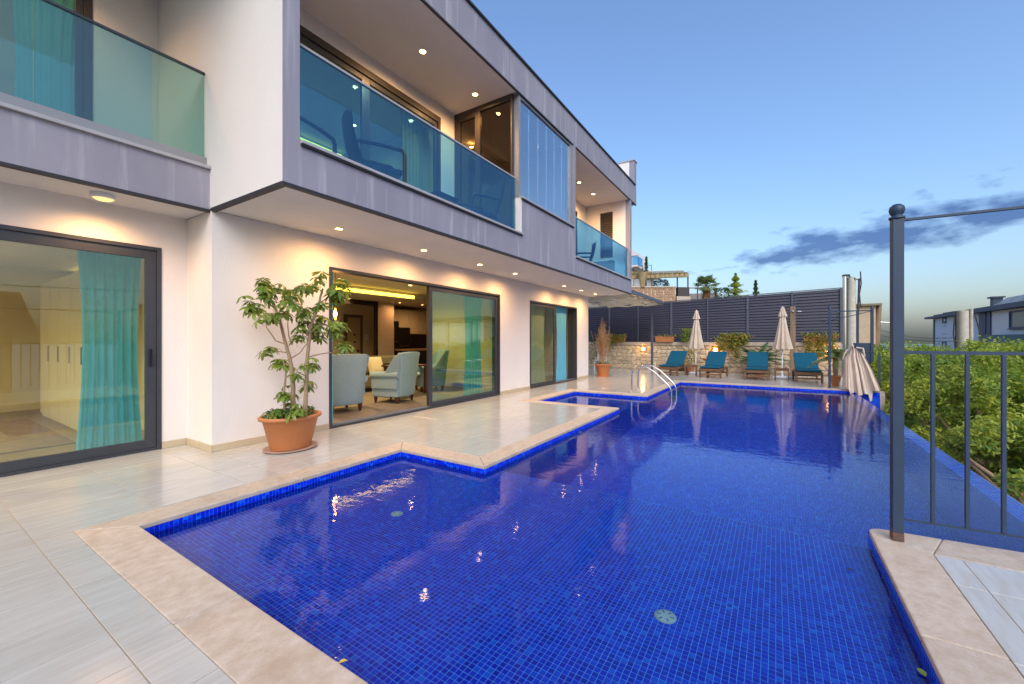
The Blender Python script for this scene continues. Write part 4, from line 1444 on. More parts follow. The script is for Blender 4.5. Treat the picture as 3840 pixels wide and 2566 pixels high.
# ladder
t_ = thing('pool_ladder', 'polished steel pool ladder arching over the coping', 'ladder', (-3.0, 10.9, 0))
for y in (10.78, 11.38):
    pts = [(-3.18, y, .002), (-3.18, y, .42)]
    pts += [(-3.18 + .22 - .22 * math.cos(a), y, .42 + .25 * math.sin(a)) for a in [k * math.pi / 2 / 8 for k in range(1, 9)]]
    pts += [(-2.80, y, .655), (-2.6, y, .54), (-2.30, y, .26), (-2.22, y, .16), (-2.19, y, .05), (-2.19, y, -.85)]
    MB().tube(pts, .021, 12).build('handrail', STEEL, t_)
    MB().lathe([(.045, 0), (.04, .012), (.022, .016)], (-3.18, y, .002), 16).build('base_ring', STEEL, t_)
for z in (-.22, -.47, -.72):
    MB().box(-2.24, -2.16, 10.80, 11.36, z, z + .02).build('step', STEEL, t_)

# railing on the island and the far corner railing
t_ = thing('railing', 'blue-grey steel railing with ball-topped post on the island coping', 'railing', (.69, 3.74, 0))
px_, py_ = .688, 3.742
dx_, dy_ = .996, .0896


def rp(s, z): return (px_ + dx_ * s, py_ + dy_ * s, z)


po = MB().bar(rp(0, .06), rp(0, 2.165), .06, .06, up=(dx_, dy_, 0)).build('post', BLUEPOST, t_, bevel=.004)
MB().bar(rp(0, .003), rp(0, .0599), .061, .061, up=(dx_, dy_, 0)).build('post_foot', RUST, po, bevel=.003)
MB().lathe([(.042, 0), (.044, .012), (.03, .016), (.028, .024), (.036, .035), (.043, .058), (.038, .082), (.02, .098), (.0001, .102)], rp(0, 2.166), 20).build('ball_finial', BLUEPOST, po)
MB().bar(rp(.032, 2.155), rp(2.6, 2.175), .018, .018).build('top_rail', BLUEPOST, t_, bevel=.003)
MB().bar(rp(.031, 1.267), rp(2.6, 1.267), .012, .022).build('mid_rail', BLUEPOST, t_)
MB().bar(rp(.031, .148), rp(2.6, .148), .012, .012).build('bottom_rail', BLUEPOST, t_)
for k in range(15):
    s = .178 + k * .1615
    MB().bar(rp(s, .1545), rp(s, 1.2555), .02, .02, up=(dx_, dy_, 0)).build('baluster', BLUEPOST, t_, bevel=.002)
po = MB().bar(rp(2.63, .002), rp(2.63, 2.19), .06, .06, up=(dx_, dy_, 0)).build('post', BLUEPOST, t_)

t_ = thing('corner_railing', 'slim blue-grey posts with a thin rail at the far pool corner', 'railing', (1.27, 14.54, 0))
MB().box(1.242, 1.30, 14.51, 14.57, .003, 2.22).build('post', BLUEPOST, t_, bevel=.004)
MB().lathe([(.04, 0), (.04, .012), (.028, .02), (.04, .045), (.03, .075), (.0001, .085)], (1.271, 14.54, 2.22), 16).build('ball_finial', BLUEPOST, t_)
MB().box(2.67, 2.75, 18.06, 18.14, -2.0, 2.40).build('post', BLUEPOST, t_, bevel=.004)
MB().lathe([(.05, 0), (.05, .012), (.032, .02), (.045, .05), (.03, .08), (.0001, .09)], (2.71, 18.10, 2.40), 16).build('ball_finial', BLUEPOST, t_)
MB().box(2.30, 2.37, 18.07, 18.13, .0, 2.36).build('post', BLUEPOST, t_, bevel=.004)
MB().tube([(1.29, 14.55, 2.15), (2.70, 18.08, 2.34)], .016, 8).build('top_rail', BLUEPOST, t_)
MB().tube([(1.32, 18.1, 1.98), (2.34, 18.09, 2.22), (2.69, 18.09, 2.33)], .012, 6).build('brace', BLUEPOST, t_)
MB().box(2.20, 2.669, 18.085, 18.105, -.02, 1.25).build('panel', BLUEPOST, t_)
MB().bar((2.30, 18.075, 1.0), (2.30, 14.9, 1.0), .03, .02).build('mid_rail', BLUEPOST, t_)
MB().bar((2.34, 14.62, .003), (2.34, 14.62, 1.0), .04, .04).build('post', BLUEPOST, t_)

# the railing goes on along the garden side of the island deck
t_ = thing('deck_railing', 'blue-grey steel railing along the garden edge of the island deck', 'railing', (3.52, 1.0, 0))
for y in (-2.0, 0.9):
    MB().box(3.49, 3.55, y - .03, y + .03, .002, 2.17).build('post', BLUEPOST, t_)
for z, h in ((2.16, .018), (1.267, .022), (.148, .012)):
    MB().bar((3.52, -2.0, z), (3.52, 3.9, z), .014, h).build('rail', BLUEPOST, t_)
for k in range(36):
    y = -1.9 + k * .1615
    MB().bar((3.52, y, .1545), (3.52, y, 1.2555), .02, .02).build('baluster', BLUEPOST, t_)
# ------------------------------------------------------------------ plants
def leaves_np(c, size, nrm=None, spread=.9, aspect=.42, fold=.25):
    """one small folded leaf (two quads) at each centre"""
    n = len(c)
    d = rng.normal(size=(n, 3))
    if nrm is not None:
        d = d * spread + nrm
    d /= np.linalg.norm(d, axis=1, keepdims=True) + 1e-9
    t = rng.normal(size=(n, 3))
    t -= (t * d).sum(1, keepdims=True) * d
    t /= np.linalg.norm(t, axis=1, keepdims=True) + 1e-9
    b = np.cross(d, t)
    L = (size * rng.uniform(.65, 1.25, n))[:, None]
    w = L * aspect * .5
    p0 = c - t * L * .5
    p3 = c + t * L * .5
    q = c - t * L * .05
    l = q - b * w + d * w * fold
    r = q + b * w + d * w * fold
    v = np.stack([p0, r, p3, l], 1).reshape(-1, 3)
    i = np.arange(n) * 4
    f = np.stack([i, i + 1, i + 2, i + 3], 1)
    return v, f


def leaf_obj(name, pts, size, mat, parent, nrm=None, **kw):
    v, f = leaves_np(np.asarray(pts, float), size, nrm, **kw)
    v = v - np.array(root_loc(parent))
    return link(name, np_mesh(name, v, f), mat, parent)


def pot(t_, c, r0, r1, h, sx=1.0, sy=1.0, rim=.035, rot=0.0, mat=TERRA):
    MB().lathe([(.0001, .0), (r0, 0), (r0 * 1.02, .01), (r1 * .97, h - .06), (r1, h - .055), (r1 + rim, h - .04), (r1 + rim + .004, h - .012), (r1 + rim * .6, h), (r1 - .005, h - .004), (r1 - .02, h - .06)], c, 40, sx, sy, rot).build('pot', mat, t_)
    MB().lathe([(r1 - .015, h - .05), (r1 * .5, h - .035), (.0001, h - .03)], c, 32, sx, sy, rot).build('soil', SOIL, t_)


# --- big potted umbrella tree
CLUST = [(-5.38, 2.48, 1.84, 0.106), (-5.33, 2.65, 2.05, 0.136), (-5.28, 2.6, 1.9, 0.151), (-5.25, 2.73, 1.96, 0.167), (-5.45, 2.61, 1.73, 0.136), (-5.09, 2.59, 1.61, 0.136), (-4.89, 2.69, 1.8, 0.167), (-5.14, 2.9, 1.95, 0.091), (-5.05, 2.7, 1.65, 0.091), (-4.82, 2.84, 1.96, 0.121), (-4.99, 3.07, 2.02, 0.106), (-4.73, 3.01, 2.12, 0.106), (-4.45, 3.08, 1.99, 0.151), (-4.44, 3.01, 1.89, 0.121), (-4.91, 2.96, 1.67, 0.151), (-4.87, 3.1, 1.6, 0.151), (-4.92, 2.9, 1.55, 0.121), (-4.87, 3.03, 1.41, 0.121), (-5.03, 2.9, 1.37, 0.091), (-4.56, 2.93, 1.75, 0.106), (-4.47, 3.1, 1.56, 0.136), (-4.41, 3.01, 1.48, 0.091), (-4.42, 3.1, 1.26, 0.136), (-5.34, 2.72, 1.26, 0.076), (-5.43, 2.74, 1.19, 0.061), (-5.2, 2.81, 1.06, 0.121), (-5.33, 2.82, 1.1, 0.076), (-4.79, 2.93, 1.05, 0.091), (-5.01, 2.97, 1.01, 0.061), (-4.96, 2.85, 0.91, 0.061), (-5.03, 3.02, 0.77, 0.076), (-5.21, 2.88, 0.64, 0.136), (-4.98, 2.68, 0.69, 0.091), (-4.85, 2.77, 0.51, 0.167), (-5.07, 2.67, 0.51, 0.121), (-5.06, 3.02, 0.47, 0.106), (-5.25, 2.66, 0.45, 0.076)]
STEMS = [[(-5.045, 2.85, 0.469), (-5.048, 2.849, 0.742), (-5.071, 2.834, 1.046), (-5.116, 2.805, 1.274), (-5.186, 2.76, 1.594), (-5.25, 2.719, 1.806)], [(-4.924, 2.928, 0.469), (-4.917, 2.932, 0.666), (-4.904, 2.94, 1.046), (-4.885, 2.953, 1.29), (-4.866, 2.965, 1.502), (-4.776, 3.022, 1.806), (-4.738, 3.047, 1.989)], [(-5.132, 2.795, 0.453), (-5.141, 2.789, 0.742), (-5.125, 2.799, 0.97), (-5.148, 2.785, 1.062)], [(-5.109, 2.809, 1.29), (-5.237, 2.727, 1.343), (-5.327, 2.67, 1.518), (-5.353, 2.654, 1.654)], [(-5.109, 2.809, 1.191), (-5.25, 2.719, 1.221), (-5.289, 2.695, 1.259)], [(-5.065, 2.838, 1.13), (-4.981, 2.891, 1.183), (-4.904, 2.94, 1.305), (-4.892, 2.949, 1.411)], [(-4.879, 2.957, 1.145), (-4.764, 3.031, 1.176), (-4.636, 3.112, 1.198), (-4.546, 3.17, 1.229)], [(-5.058, 2.842, 1.29), (-5.097, 2.818, 1.411), (-5.109, 2.809, 1.654)], [(-4.904, 2.94, 1.062), (-4.866, 2.965, 1.046)], [(-4.898, 2.945, 1.411), (-4.764, 3.031, 1.533), (-4.584, 3.145, 1.533)], [(-4.776, 3.022, 1.806), (-4.661, 3.096, 1.898), (-4.572, 3.153, 1.974)], [(-5.186, 2.76, 1.594), (-5.084, 2.826, 1.761), (-5.045, 2.85, 1.913)], [(-5.225, 2.736, 1.73), (-5.366, 2.645, 1.867), (-5.494, 2.564, 1.852)]]
t_ = thing('potted_tree', 'tall umbrella plant with pale stems in a large oval terracotta pot by the wall', 'potted plant', (-5.10, 2.85, 0))
MB().lathe([(.0001, .0), (.265, 0), (.29, .012), (.292, .022), (.275, .02), (.25, .012), (.0001, .012)], (-5.10, 2.85, .002), 40, .95, 1.08).build('saucer', TERRAS, t_)
pot(t_, (-5.10, 2.85, .016), .21, .30, .41, .92, 1.10, rim=.03)
for i, s in enumerate(STEMS):
    r0 = (.031, .028, .017)[i] if i < 3 else .009
    pts = [Vector(p) for p in s]
    if i < 3: pts[0].z = .36
    fine = []
    for a, c in zip(pts[:-1], pts[1:]):
        for k in range(4):
            fine.append(a.lerp(c, k / 4) + Vector((rnd.uniform(-.004, .004), rnd.uniform(-.004, .004), 0)))
    fine.append(pts[-1])
    n_ = len(fine)
    MB().tube(fine, [r0 * (1 - .6 * k / n_) for k in range(n_)], 9).build('trunk' if i < 3 else 'branch', BARK, t_)


def compound(seed):
    """umbrella-plant leaf: 7-8 drooping leaflets round a stalk"""
    q = random.Random(seed)
    m_ = MB()
    n_ = q.choice((7, 8, 8))
    for k in range(n_):
        a = 2 * math.pi * k / n_ + q.uniform(-.15, .15)
        L = q.uniform(.085, .12)
        w = L * .19
        droop = q.uniform(.25, .75)
        ca, sa = math.cos(a), math.sin(a)
        pr = []
        for (s, ww) in ((.10, .18), (.38, .72), (.66, 1.0), (.88, .72), (1.0, .12)):
            rr = L * s
            z = -droop * L * s * s
            for side, dz in ((-1, .22), (0, 0), (1, .22)):
                pr.append((rr * ca - side * ww * w * sa, rr * sa + side * ww * w * ca, z + dz * ww * w))
        fs = []
        for i in range(4):
            fs += [(i * 3, i * 3 + 1, i * 3 + 4, i * 3 + 3), (i * 3 + 1, i * 3 + 2, i * 3 + 5, i * 3 + 4)]
        m_.add(pr, fs, True)
    m_.add([(-.0025, 0, 0), (.0025, 0, 0), (.004, .01, -.09), (0, .014, -.09)], [(0, 1, 2, 3)])
    return m_.mesh('leaf')


CM = [compound(k) for k in range(5)]
org = LOC[t_.name]
for (x, y, z, r) in CLUST:
    if z < .55: r *= .6
    n_ = max(3, int(2 + (r / .038) ** 1.32))
    for k in range(n_):
        v = Vector((rnd.gauss(0, 1), rnd.gauss(0, 1), rnd.gauss(0, 1)))
        v = v.normalized() * r * rnd.uniform(.25, 1.0)
        p = Vector((x, y, z)) + v
        p.x = max(p.x, -5.58)
        tilt = Vector((v.x * 3, v.y * 3, .35 + abs(v.z))).normalized()
        o = link('leaf', CM[rnd.randrange(5)], LEAF, t_, p - org, tilt.to_track_quat('Z', 'Y').to_euler())
        o.rotation_euler.rotate_axis('Z', rnd.uniform(0, 6.28))
        s = rnd.uniform(.75, 1.15)
        o.scale = (s, s, s)
ra_, rr_ = rng.uniform(0, 6.283, 420), .24 * np.sqrt(rng.random(420))
pts = np.stack([-5.10 + rr_ * np.cos(ra_), 2.85 + 1.15 * rr_ * np.sin(ra_), rng.uniform(.39, .50, 420)], 1)
leaf_obj('ground_cover', pts, .05, LEAFD, t_, nrm=np.array([0, 0, .8]))['kind'] = 'stuff'

# --- dry potted plant at the corner of the villa
t_ = thing('potted_plant', 'dried-out plant with bare branches in a round terracotta pot at the house corner', 'potted plant', (-5.42, 14.75, 0))
MB().lathe([(.0001, 0), (.24, 0), (.25, .03), (.0001, .02)], (-5.42, 14.75, .002), 32).build('saucer', TERRA, t_)
pot(t_, (-5.42, 14.75, .02), .19, .28, .44, rim=.03)
dl_, br = [], MB()
for k in range(46):
    a = rnd.uniform(0, 6.28)
    r0, r1 = rnd.uniform(0, .12), rnd.uniform(.05, .36)
    h = rnd.uniform(1.1, 1.85) * (1 - .35 * (r1 / .34) ** 2)
    pts = []
    for i in range(7):
        s = i / 6
        rr = r0 + (r1 - r0) * s ** 1.3
        aa = a + .25 * math.sin(s * 4 + k)
        pts.append((-5.42 + rr * math.cos(aa), 14.75 + rr * math.sin(aa), .40 + h * s))
    br.tube(pts, [.007 - .0045 * i / 6 for i in range(7)], 5)
    for i in range(60):
        s = rnd.uniform(.35, 1.0)
        j = min(5, int(s * 6))
        p = Vector(pts[j]).lerp(Vector(pts[j + 1]), s * 6 - j)
        dl_.append((p.x + rnd.gauss(0, .035), p.y + rnd.gauss(0, .035), p.z + rnd.gauss(0, .03)))
br.build('branches', DRYB, t_)
leaf_obj('dry_foliage', dl_, .055, DRY, t_, aspect=.35)['kind'] = 'stuff'
g_ = [(-5.42 + rnd.gauss(0, .14), 14.75 + rnd.gauss(0, .14), .43 + abs(rnd.gauss(0, .06))) for _ in range(160)]
leaf_obj('green_foliage', g_, .055, LEAFD, t_)
t_ = thing('ivy_plant', 'dark leafy climber growing behind the dried-out potted plant', 'plant', (-5.75, 15.2, 0))
MB().tube([(-5.75, 15.2, 0), (-5.8, 15.15, .6), (-5.85, 15.0, 1.2), (-5.95, 14.9, 1.7)], .012, 6).build('stem', BARK, t_)
g_ = [(-5.85 + rnd.gauss(0, .13), 15.0 + rnd.gauss(0, .12), rnd.uniform(.5, 1.55)) for _ in range(420)]
g_ += [(-6.0 + rnd.gauss(0, .09), 14.8 + rnd.gauss(0, .1), rnd.uniform(1.4, 1.95)) for _ in range(60)]
leaf_obj('foliage', g_, .06, LEAFD, t_)


# --- pinnate fronds
def frond(t_, base, az, L, rise, droop, mat, nl=26, lw=.012, ll=.16, name='frond', curl=0.4):
    m_ = MB()
    pts = []
    for i in range(13):
        s = i / 12
        hr = L * (s * math.cos(rise) + .0)
        z = L * (s * math.sin(rise)) - droop * L * s * s
        pts.append(Vector(base) + Vector((hr * math.cos(az), hr * math.sin(az), z)))
    m_.tube(pts, [.008 - .006 * i / 12 for i in range(13)], 5)
    side = Vector((-math.sin(az), math.cos(az), 0))
    for i in range(nl):
        s = .14 + .84 * i / (nl - 1)
        j = min(11, int(s * 12))
        p = pts[j].lerp(pts[j + 1], s * 12 - j)
        d = (pts[j + 1] - pts[j]).normalized()
        up = side.cross(d)
        for q in (-1, 1):
            l_ = ll * (math.sin(math.pi * (.12 + .86 * s)) ** .6) * rnd.uniform(.85, 1.1)
            tip = p + (side * q * .80 + d * .55 + up * rnd.uniform(.1, .35)) .normalized() * l_ + Vector((0, 0, -curl * l_ * .3))
            m_.add([p - d * lw * .5, p + d * lw * .5, tip, (p + tip) / 2 - d * lw * .5], [(0, 1, 2, 3)])
    return m_.build(name, mat, t_)


t_ = thing('cycad', 'dark green cycad spreading its fronds behind the third lounger', 'plant', (-.55, 18.75, 0))
pot(t_, (-.55, 18.75, 0.0), .18, .25, .32)
MB().lathe([(.10, .26), (.12, .36), (.10, .48), (.0001, .52)], (-.55, 18.75, 0), 14).build('trunk', BARK, t_)
for k in range(34):
    a = 2.4 * k + rnd.uniform(-.2, .2)
    rise = rnd.uniform(.25, 1.15)
    frond(t_, (-.55, 18.75, .56), a, rnd.uniform(.85, 1.15), rise, rnd.uniform(.25, .55), LEAFC, nl=32, ll=.17, lw=.022)
t_ = thing('potted_palm', 'small feathery palm in a terracotta pot at the far pool corner', 'potted plant', (1.47, 15.25, 0))
pot(t_, (1.47, 15.25, .002), .085, .13, .31, rim=.012)
MB().lathe([(.05, .28), (.065, .5), (.06, .78), (.03, .86), (.0001, .87)], (1.47, 15.25, 0), 12, fn=lambda a, i: 1 + .12 * math.sin(5 * a + i)).build('trunk', BARK, t_)
for k in range(24):
    a = 2.4 * k + rnd.uniform(-.2, .2)
    rise = rnd.uniform(.5, 1.35) if k % 3 else rnd.uniform(.0, .5)
    frond(t_, (1.47, 15.25, .82), a, rnd.uniform(.5, .75), rise, rnd.uniform(.3, .75), LEAFP, nl=28, ll=.19, lw=.016)
frond(t_, (1.47, 15.25, .80), R(192), .72, .1, .5, LEAFP, nl=30, ll=.2, lw=.012)
frond(t_, (1.47, 15.25, .80), R(200), .66, .25, .55, LEAFP, nl=30, ll=.2, lw=.012)


# --- trough planters on the wall with trailing ivy
def trough(x0, x1, label, trail, lush, z=1.262, yc=19.33):
    t_ = thing('trough_planter', label, 'planter', ((x0 + x1) / 2, yc, z), 'terracotta troughs on the stone wall')
    m_ = MB()
    a, c = (x0 + .04, x1 - .04), (yc - .09, yc + .09)
    v = [(a[0], c[0], z), (a[1], c[0], z), (a[1], c[1], z), (a[0], c[1], z), (x0, yc - .11, z + .24), (x1, yc - .11, z + .24), (x1, yc + .11, z + .24), (x0, yc + .11, z + .24),
         (x0 + .02, yc - .09, z + .24), (x1 - .02, yc - .09, z + .24), (x1 - .02, yc + .09, z + .24), (x0 + .02, yc + .09, z + .24),
         (x0 + .02, yc - .09, z + .2), (x1 - .02, yc - .09, z + .2), (x1 - .02, yc + .09, z + .2), (x0 + .02, yc + .09, z + .2)]
    f = [(3, 2, 1, 0)]
    for k in range(4):
        n_ = (k + 1) % 4
        f += [(k, n_, 4 + n_, 4 + k), (4 + k, 4 + n_, 8 + n_, 8 + k), (8 + k, 8 + n_, 12 + n_, 12 + k)]
    m_.add(v, f).build('trough', TERRA, t_, bevel=.006)
    MB().box(x0 + .025, x1 - .025, yc - .088, yc + .088, z + .17, z + .205).build('soil', SOIL, t_)
    p = []
    for _ in range(int(lush * 1.4)):
        p.append((rnd.uniform(x0 - .05, x1 + .08), yc + rnd.gauss(-.03, .10), z + .24 + abs(rnd.gauss(0, .06))))
    for (tx, n_, dz, sp) in trail:
        for _ in range(int(n_ * 1.5)):
            s = rnd.random() ** .8
            p.append((tx + rnd.gauss(0, sp) * (1 - .4 * s), yc - .14 - .08 * s + rnd.gauss(0, .04), z + .26 - dz * s))
    leaf_obj('ivy', p, .078, LEAFY, t_, nrm=np.array([0, -.7, .4]), aspect=.7)['kind'] = 'stuff'
    return t_


trough(-6.87, -6.0, 'terracotta trough with ivy hanging down near the dried-out plant', [(-6.85, 260, .75, .12), (-6.5, 150, .35, .16), (-6.1, 60, .3, .07)], 260)
trough(-4.62, -3.8, 'nearly empty terracotta trough beside the pergola post', [], 45)
trough(-1.92, -.97, 'terracotta trough overgrown with ivy above the second wall light', [(-1.9, 210, .6, .14), (-1.5, 330, .55, .2), (-1.1, 210, .35, .13), (-1.35, 120, .9, .12)], 330)
trough(.87, 1.88, 'terracotta trough with yellowing ivy beside the shower post', [(1.05, 160, .8, .09), (1.4, 260, .8, .15), (1.7, 230, .7, .12)], 130)
p = [(1.35 + rnd.gauss(0, .11), 19.3 + rnd.gauss(0, .06), 1.52 + abs(rnd.gauss(0, .11))) for _ in range(110)]
t_ = thing('seedling', 'small green seedling growing in the trough beside the shower post', 'plant', (1.35, 19.3, 1.46))
MB().tube([(1.35, 19.3, 1.46), (1.36, 19.3, 1.72)], .006, 5).build('stem', BARK, t_)
leaf_obj('foliage', p, .05, LEAFD, t_)
t_ = thing('green_shrub', 'bright green leafy shrub on the wall beside the first parasol', 'shrub', (-3.28, 19.3, 1.26))
MB().tube([(-3.28, 19.3, 1.262), (-3.3, 19.3, 1.7)], .012, 6).build('stem', BARK, t_)
p = [(-3.30 + rnd.gauss(0, .12), 19.28 + rnd.gauss(0, .08), rnd.uniform(1.26, 1.86)) for _ in range(330)]
leaf_obj('foliage', p, .09, LEAFB, t_, aspect=.7)
t_ = thing('potted_shrub', 'bushy green plant in a pot behind the first side table', 'potted plant', (-3.05, 18.7, 0))
pot(t_, (-3.05, 18.7, .002), .13, .18, .3)
p = [(-3.05 + rnd.gauss(0, .20), 18.7 + rnd.gauss(0, .18), .32 + rnd.random() ** .8 * .62) for _ in range(520)]
leaf_obj('foliage', p, .07, LEAFY, t_)
t_ = thing('clay_bowl', 'shallow terracotta bowl on a stand behind the second lounger', 'pot', (-2.35, 18.8, 0))
MB().lathe([(.0001, 0), (.12, 0), (.10, .03), (.05, .06), (.05, .40), (.10, .44), (.24, .56), (.25, .585), (.22, .58), (.08, .46), (.0001, .45)], (-2.35, 18.8, .002), 28).build('bowl', TERRA, t_)


# --- citrus trees below the overflow edge
def citrus(x, y, zb, zt, r, n_leaf, size, label, mat=LEAFB):
    t_ = thing('citrus_tree', label, 'tree', (x, y, zb), 'citrus trees below the pool')
    H = zt - zb
    m_ = MB()
    m_.tube([(x, y, zb - .1), (x + .05, y, zb + .3 * H), (x - .03, y + .05, zb + .6 * H)], [.12, .09, .05], 8)
    for k in range(9):
        a = k * .72
        z0 = zb + H * rnd.uniform(.22, .5)
        m_.tube([(x, y, z0), (x + .5 * r * math.cos(a), y + .5 * r * math.sin(a), z0 + .2 * H), (x + .62 * r * math.cos(a), y + .62 * r * math.sin(a), z0 + .26 * H)], [.05, .03, .012], 6)
    m_.build('trunk', BARK, t_)
    nc = 62
    cc = rng.normal(size=(nc, 3))
    cc /= np.linalg.norm(cc, axis=1, keepdims=True)
    cc *= rng.uniform(.55, 1.0, (nc, 1)) ** .5
    cz = zb + H * .56
    ctr = np.array([x, y, cz])
    cen = ctr + cc * np.array([r * .9, r * .9, H * .42])
    cs = rng.uniform(.16, .36, nc) * r / 1.8
    idx = rng.integers(0, nc, n_leaf)
    off = rng.normal(size=(n_leaf, 3))
    off /= np.linalg.norm(off, axis=1, keepdims=True)
    off *= (rng.random((n_leaf, 1)) ** .45) * cs[idx][:, None] * 1.55
    off[:, 2] *= .8
    p = cen[idx] + off
    nr = (p - cen[idx]) * 3 + (p - ctr) * .5 + np.array([0, 0, .7])
    nr /= np.linalg.norm(nr, axis=1, keepdims=True)
    leaf_obj('crown', p, size, mat, t_, nrm=nr, spread=.5)


spots = [(3.55, 12.0, 1.55, .80), (3.5, 15.0, 1.6, 1.05), (5.6, 14.6, 1.9, .95), (3.7, 18.4, 1.8, 1.0), (6.0, 18.6, 1.9, 1.22), (8.4, 18.8, 2.0, .95), (4.4, 22.6, 2.0, 1.25),
         (7.2, 23.2, 2.1, 1.30), (10.0, 23.4, 2.1, 1.05), (5.6, 28, 2.3, 1.25), (9.0, 28.5, 2.3, 1.38), (12.5, 28.5, 2.3, 1.2), (7.0, 36, 2.6, 1.1), (3.2, 9.6, 1.3, .15), (12.5, 33.5, 2.5, 1.2)]
labs = ['bushy citrus tree rising right beside the overflow edge', 'dense citrus tree just beyond the folded canopy', 'citrus tree seen through the island railing bars', 'citrus tree below the grey corner post', 'citrus tree behind the first row of crowns', 'pale green citrus tree towards the white house', 'citrus tree under the leaning wooden pole', 'tall citrus tree in front of the concrete pole', 'citrus tree standing below the white house', 'citrus tree in the last row by the ochre hut', 'citrus tree at the foot of the pale blue wing', 'citrus tree beneath the white house windows', 'citrus tree half hidden far down the garden', 'low young citrus tree close under the overflow edge', 'citrus tree hiding the foot of the white house']
for i, (x, y, r, zt) in enumerate(spots):
    nl = 21000 if y < 16 else (15000 if y < 20 else 9000)
    citrus(x, y, -2.2 - .06 * (x - 1.9), zt, r, nl, .066 + .0028 * y, labs[i], LEAFB)
# ------------------------------------------------------------------ stone wall, fence, wall lights
SY = 19.47
t_ = thing('stone_wall', 'rubble stone garden wall with a pale coping behind the loungers', 'wall', (-3, SY, 0))
MB().box(-9.5, 2.05, SY + .012, SY + .4, -.1, 1.11).build('mortar_core', STONEG, t_)
# irregular stones: jittered grid shared corners, shrunk a little for the joints
nx_, nz_ = 46, 6
gx = [[0] * (nx_ + 1) for _ in range(nz_ + 1)]
for j in range(nz_ + 1):
    for i in range(nx_ + 1):
        x = -8.6 + 10.62 * i / nx_ + (rnd.uniform(-.07, .07) if 0 < i < nx_ else 0) + (.11 if j % 2 and 0 < i < nx_ else 0)
        z = 1.108 * j / nz_ + (rnd.uniform(-.05, .05) if 0 < j < nz_ else 0)
        gx[j][i] = (x, z)
org = LOC[t_.name]
for j in range(nz_):
    for i in range(nx_):
        c4_ = [gx[j][i], gx[j][i + 1], gx[j + 1][i + 1], gx[j + 1][i]]
        cx_ = sum(p[0] for p in c4_) / 4
        cz_ = sum(p[1] for p in c4_) / 4
        # round the outline: cut corners at random
        out = []
        for k in range(4):
            p, q = c4_[k], c4_[(k + 1) % 4]
            cut = rnd.uniform(.08, .30)
            out.append((p[0] + (q[0] - p[0]) * cut, p[1] + (q[1] - p[1]) * cut))
            cut = rnd.uniform(.70, .92)
            out.append((p[0] + (q[0] - p[0]) * cut, p[1] + (q[1] - p[1]) * cut))
        sh_ = .93
        out = [(cx_ + (x - cx_) * sh_, cz_ + (z - cz_) * sh_) for x, z in out]
        d_ = rnd.uniform(.012, .04)
        n_ = len(out)
        v = [(x, SY + .03, z) for x, z in out] + [(x, SY - d_ * .5, z) for x, z in out]
        v += [(cx_ + (x - cx_) * .72 + rnd.uniform(-.006, .006), SY - d_ - rnd.uniform(0, .012), cz_ + (z - cz_) * .72) for x, z in out]
        f = []
        for k in range(n_):
            m = (k + 1) % n_
            f += [(k, m, n_ + m, n_ + k), (n_ + k, n_ + m, 2 * n_ + m, 2 * n_ + k)]
        f.append(tuple(range(2 * n_, 3 * n_)))
        MB().add(v, f).build('stone', STONE, t_)
for k in range(14):
    a = -9.4 + k * .8175
    MB().box(a + .003, a + .8145, SY - .07, SY + .45, 1.112, 1.258).build('coping_stone', TRAV, t_, bevel=.012)

fn = thing('slat_fence', 'tall dark blue-grey slatted privacy fence on top of the stone wall', 'fence', (-3, 19.75, 1.26))
FX = [-9.4, -8.3, -6.92, -5.51, -4.01, -2.5, -.99, .54, 2.07]


def fz(x): return 3.10 + .032 * (x + 4)


for k, (a, c) in enumerate(zip(FX[:-1], FX[1:])):
    n_ = 17
    for i in range(n_):
        s0 = (i + .06) / n_
        s1 = (i + .90) / n_
        za0, za1 = 1.27 + (fz(a) - 1.27) * s0, 1.27 + (fz(a) - 1.27) * s1
        zc0, zc1 = 1.27 + (fz(c) - 1.27) * s0, 1.27 + (fz(c) - 1.27) * s1
        y = 19.74
        v = [(a + .03, y, za0), (c - .03, y, zc0), (c - .03, y + .03, zc1), (a + .03, y + .03, za1), (a + .03, y + .012, za0 - .004), (c - .03, y + .012, zc0 - .004), (c - .03, y + .042, zc1), (a + .03, y + .042, za1)]
        MB().add(v, [(0, 1, 2, 3), (5, 4, 7, 6), (0, 4, 5, 1), (3, 2, 6, 7), (0, 3, 7, 4), (1, 5, 6, 2)]).build('slat', FENCE, fn)
for k, x in enumerate(FX):
    w = .04 if k % 2 == 0 else .026
    MB().box(x - w, x + w, 19.70, 19.80, 1.2585, fz(x) + .03).build('post', FENCEP, fn, bevel=.004)
MB().bar((-9.4, 19.76, fz(-9.4) + .02), (2.07, 19.76, fz(2.07) + .02), .05, .03).build('top_rail', FENCEP, fn)
MB().add([(x, y, z) for y in (19.85, 19.90) for x, z in ((-9.5, 1.2585), (2.1, 1.2585), (2.1, fz(2.1) - .02), (-9.5, fz(-9.5) - .02))], [(0, 1, 2, 3), (7, 6, 5, 4), (0, 4, 5, 1), (1, 5, 6, 2), (2, 6, 7, 3), (3, 7, 4, 0)]).build('backing', FENCE, fn)

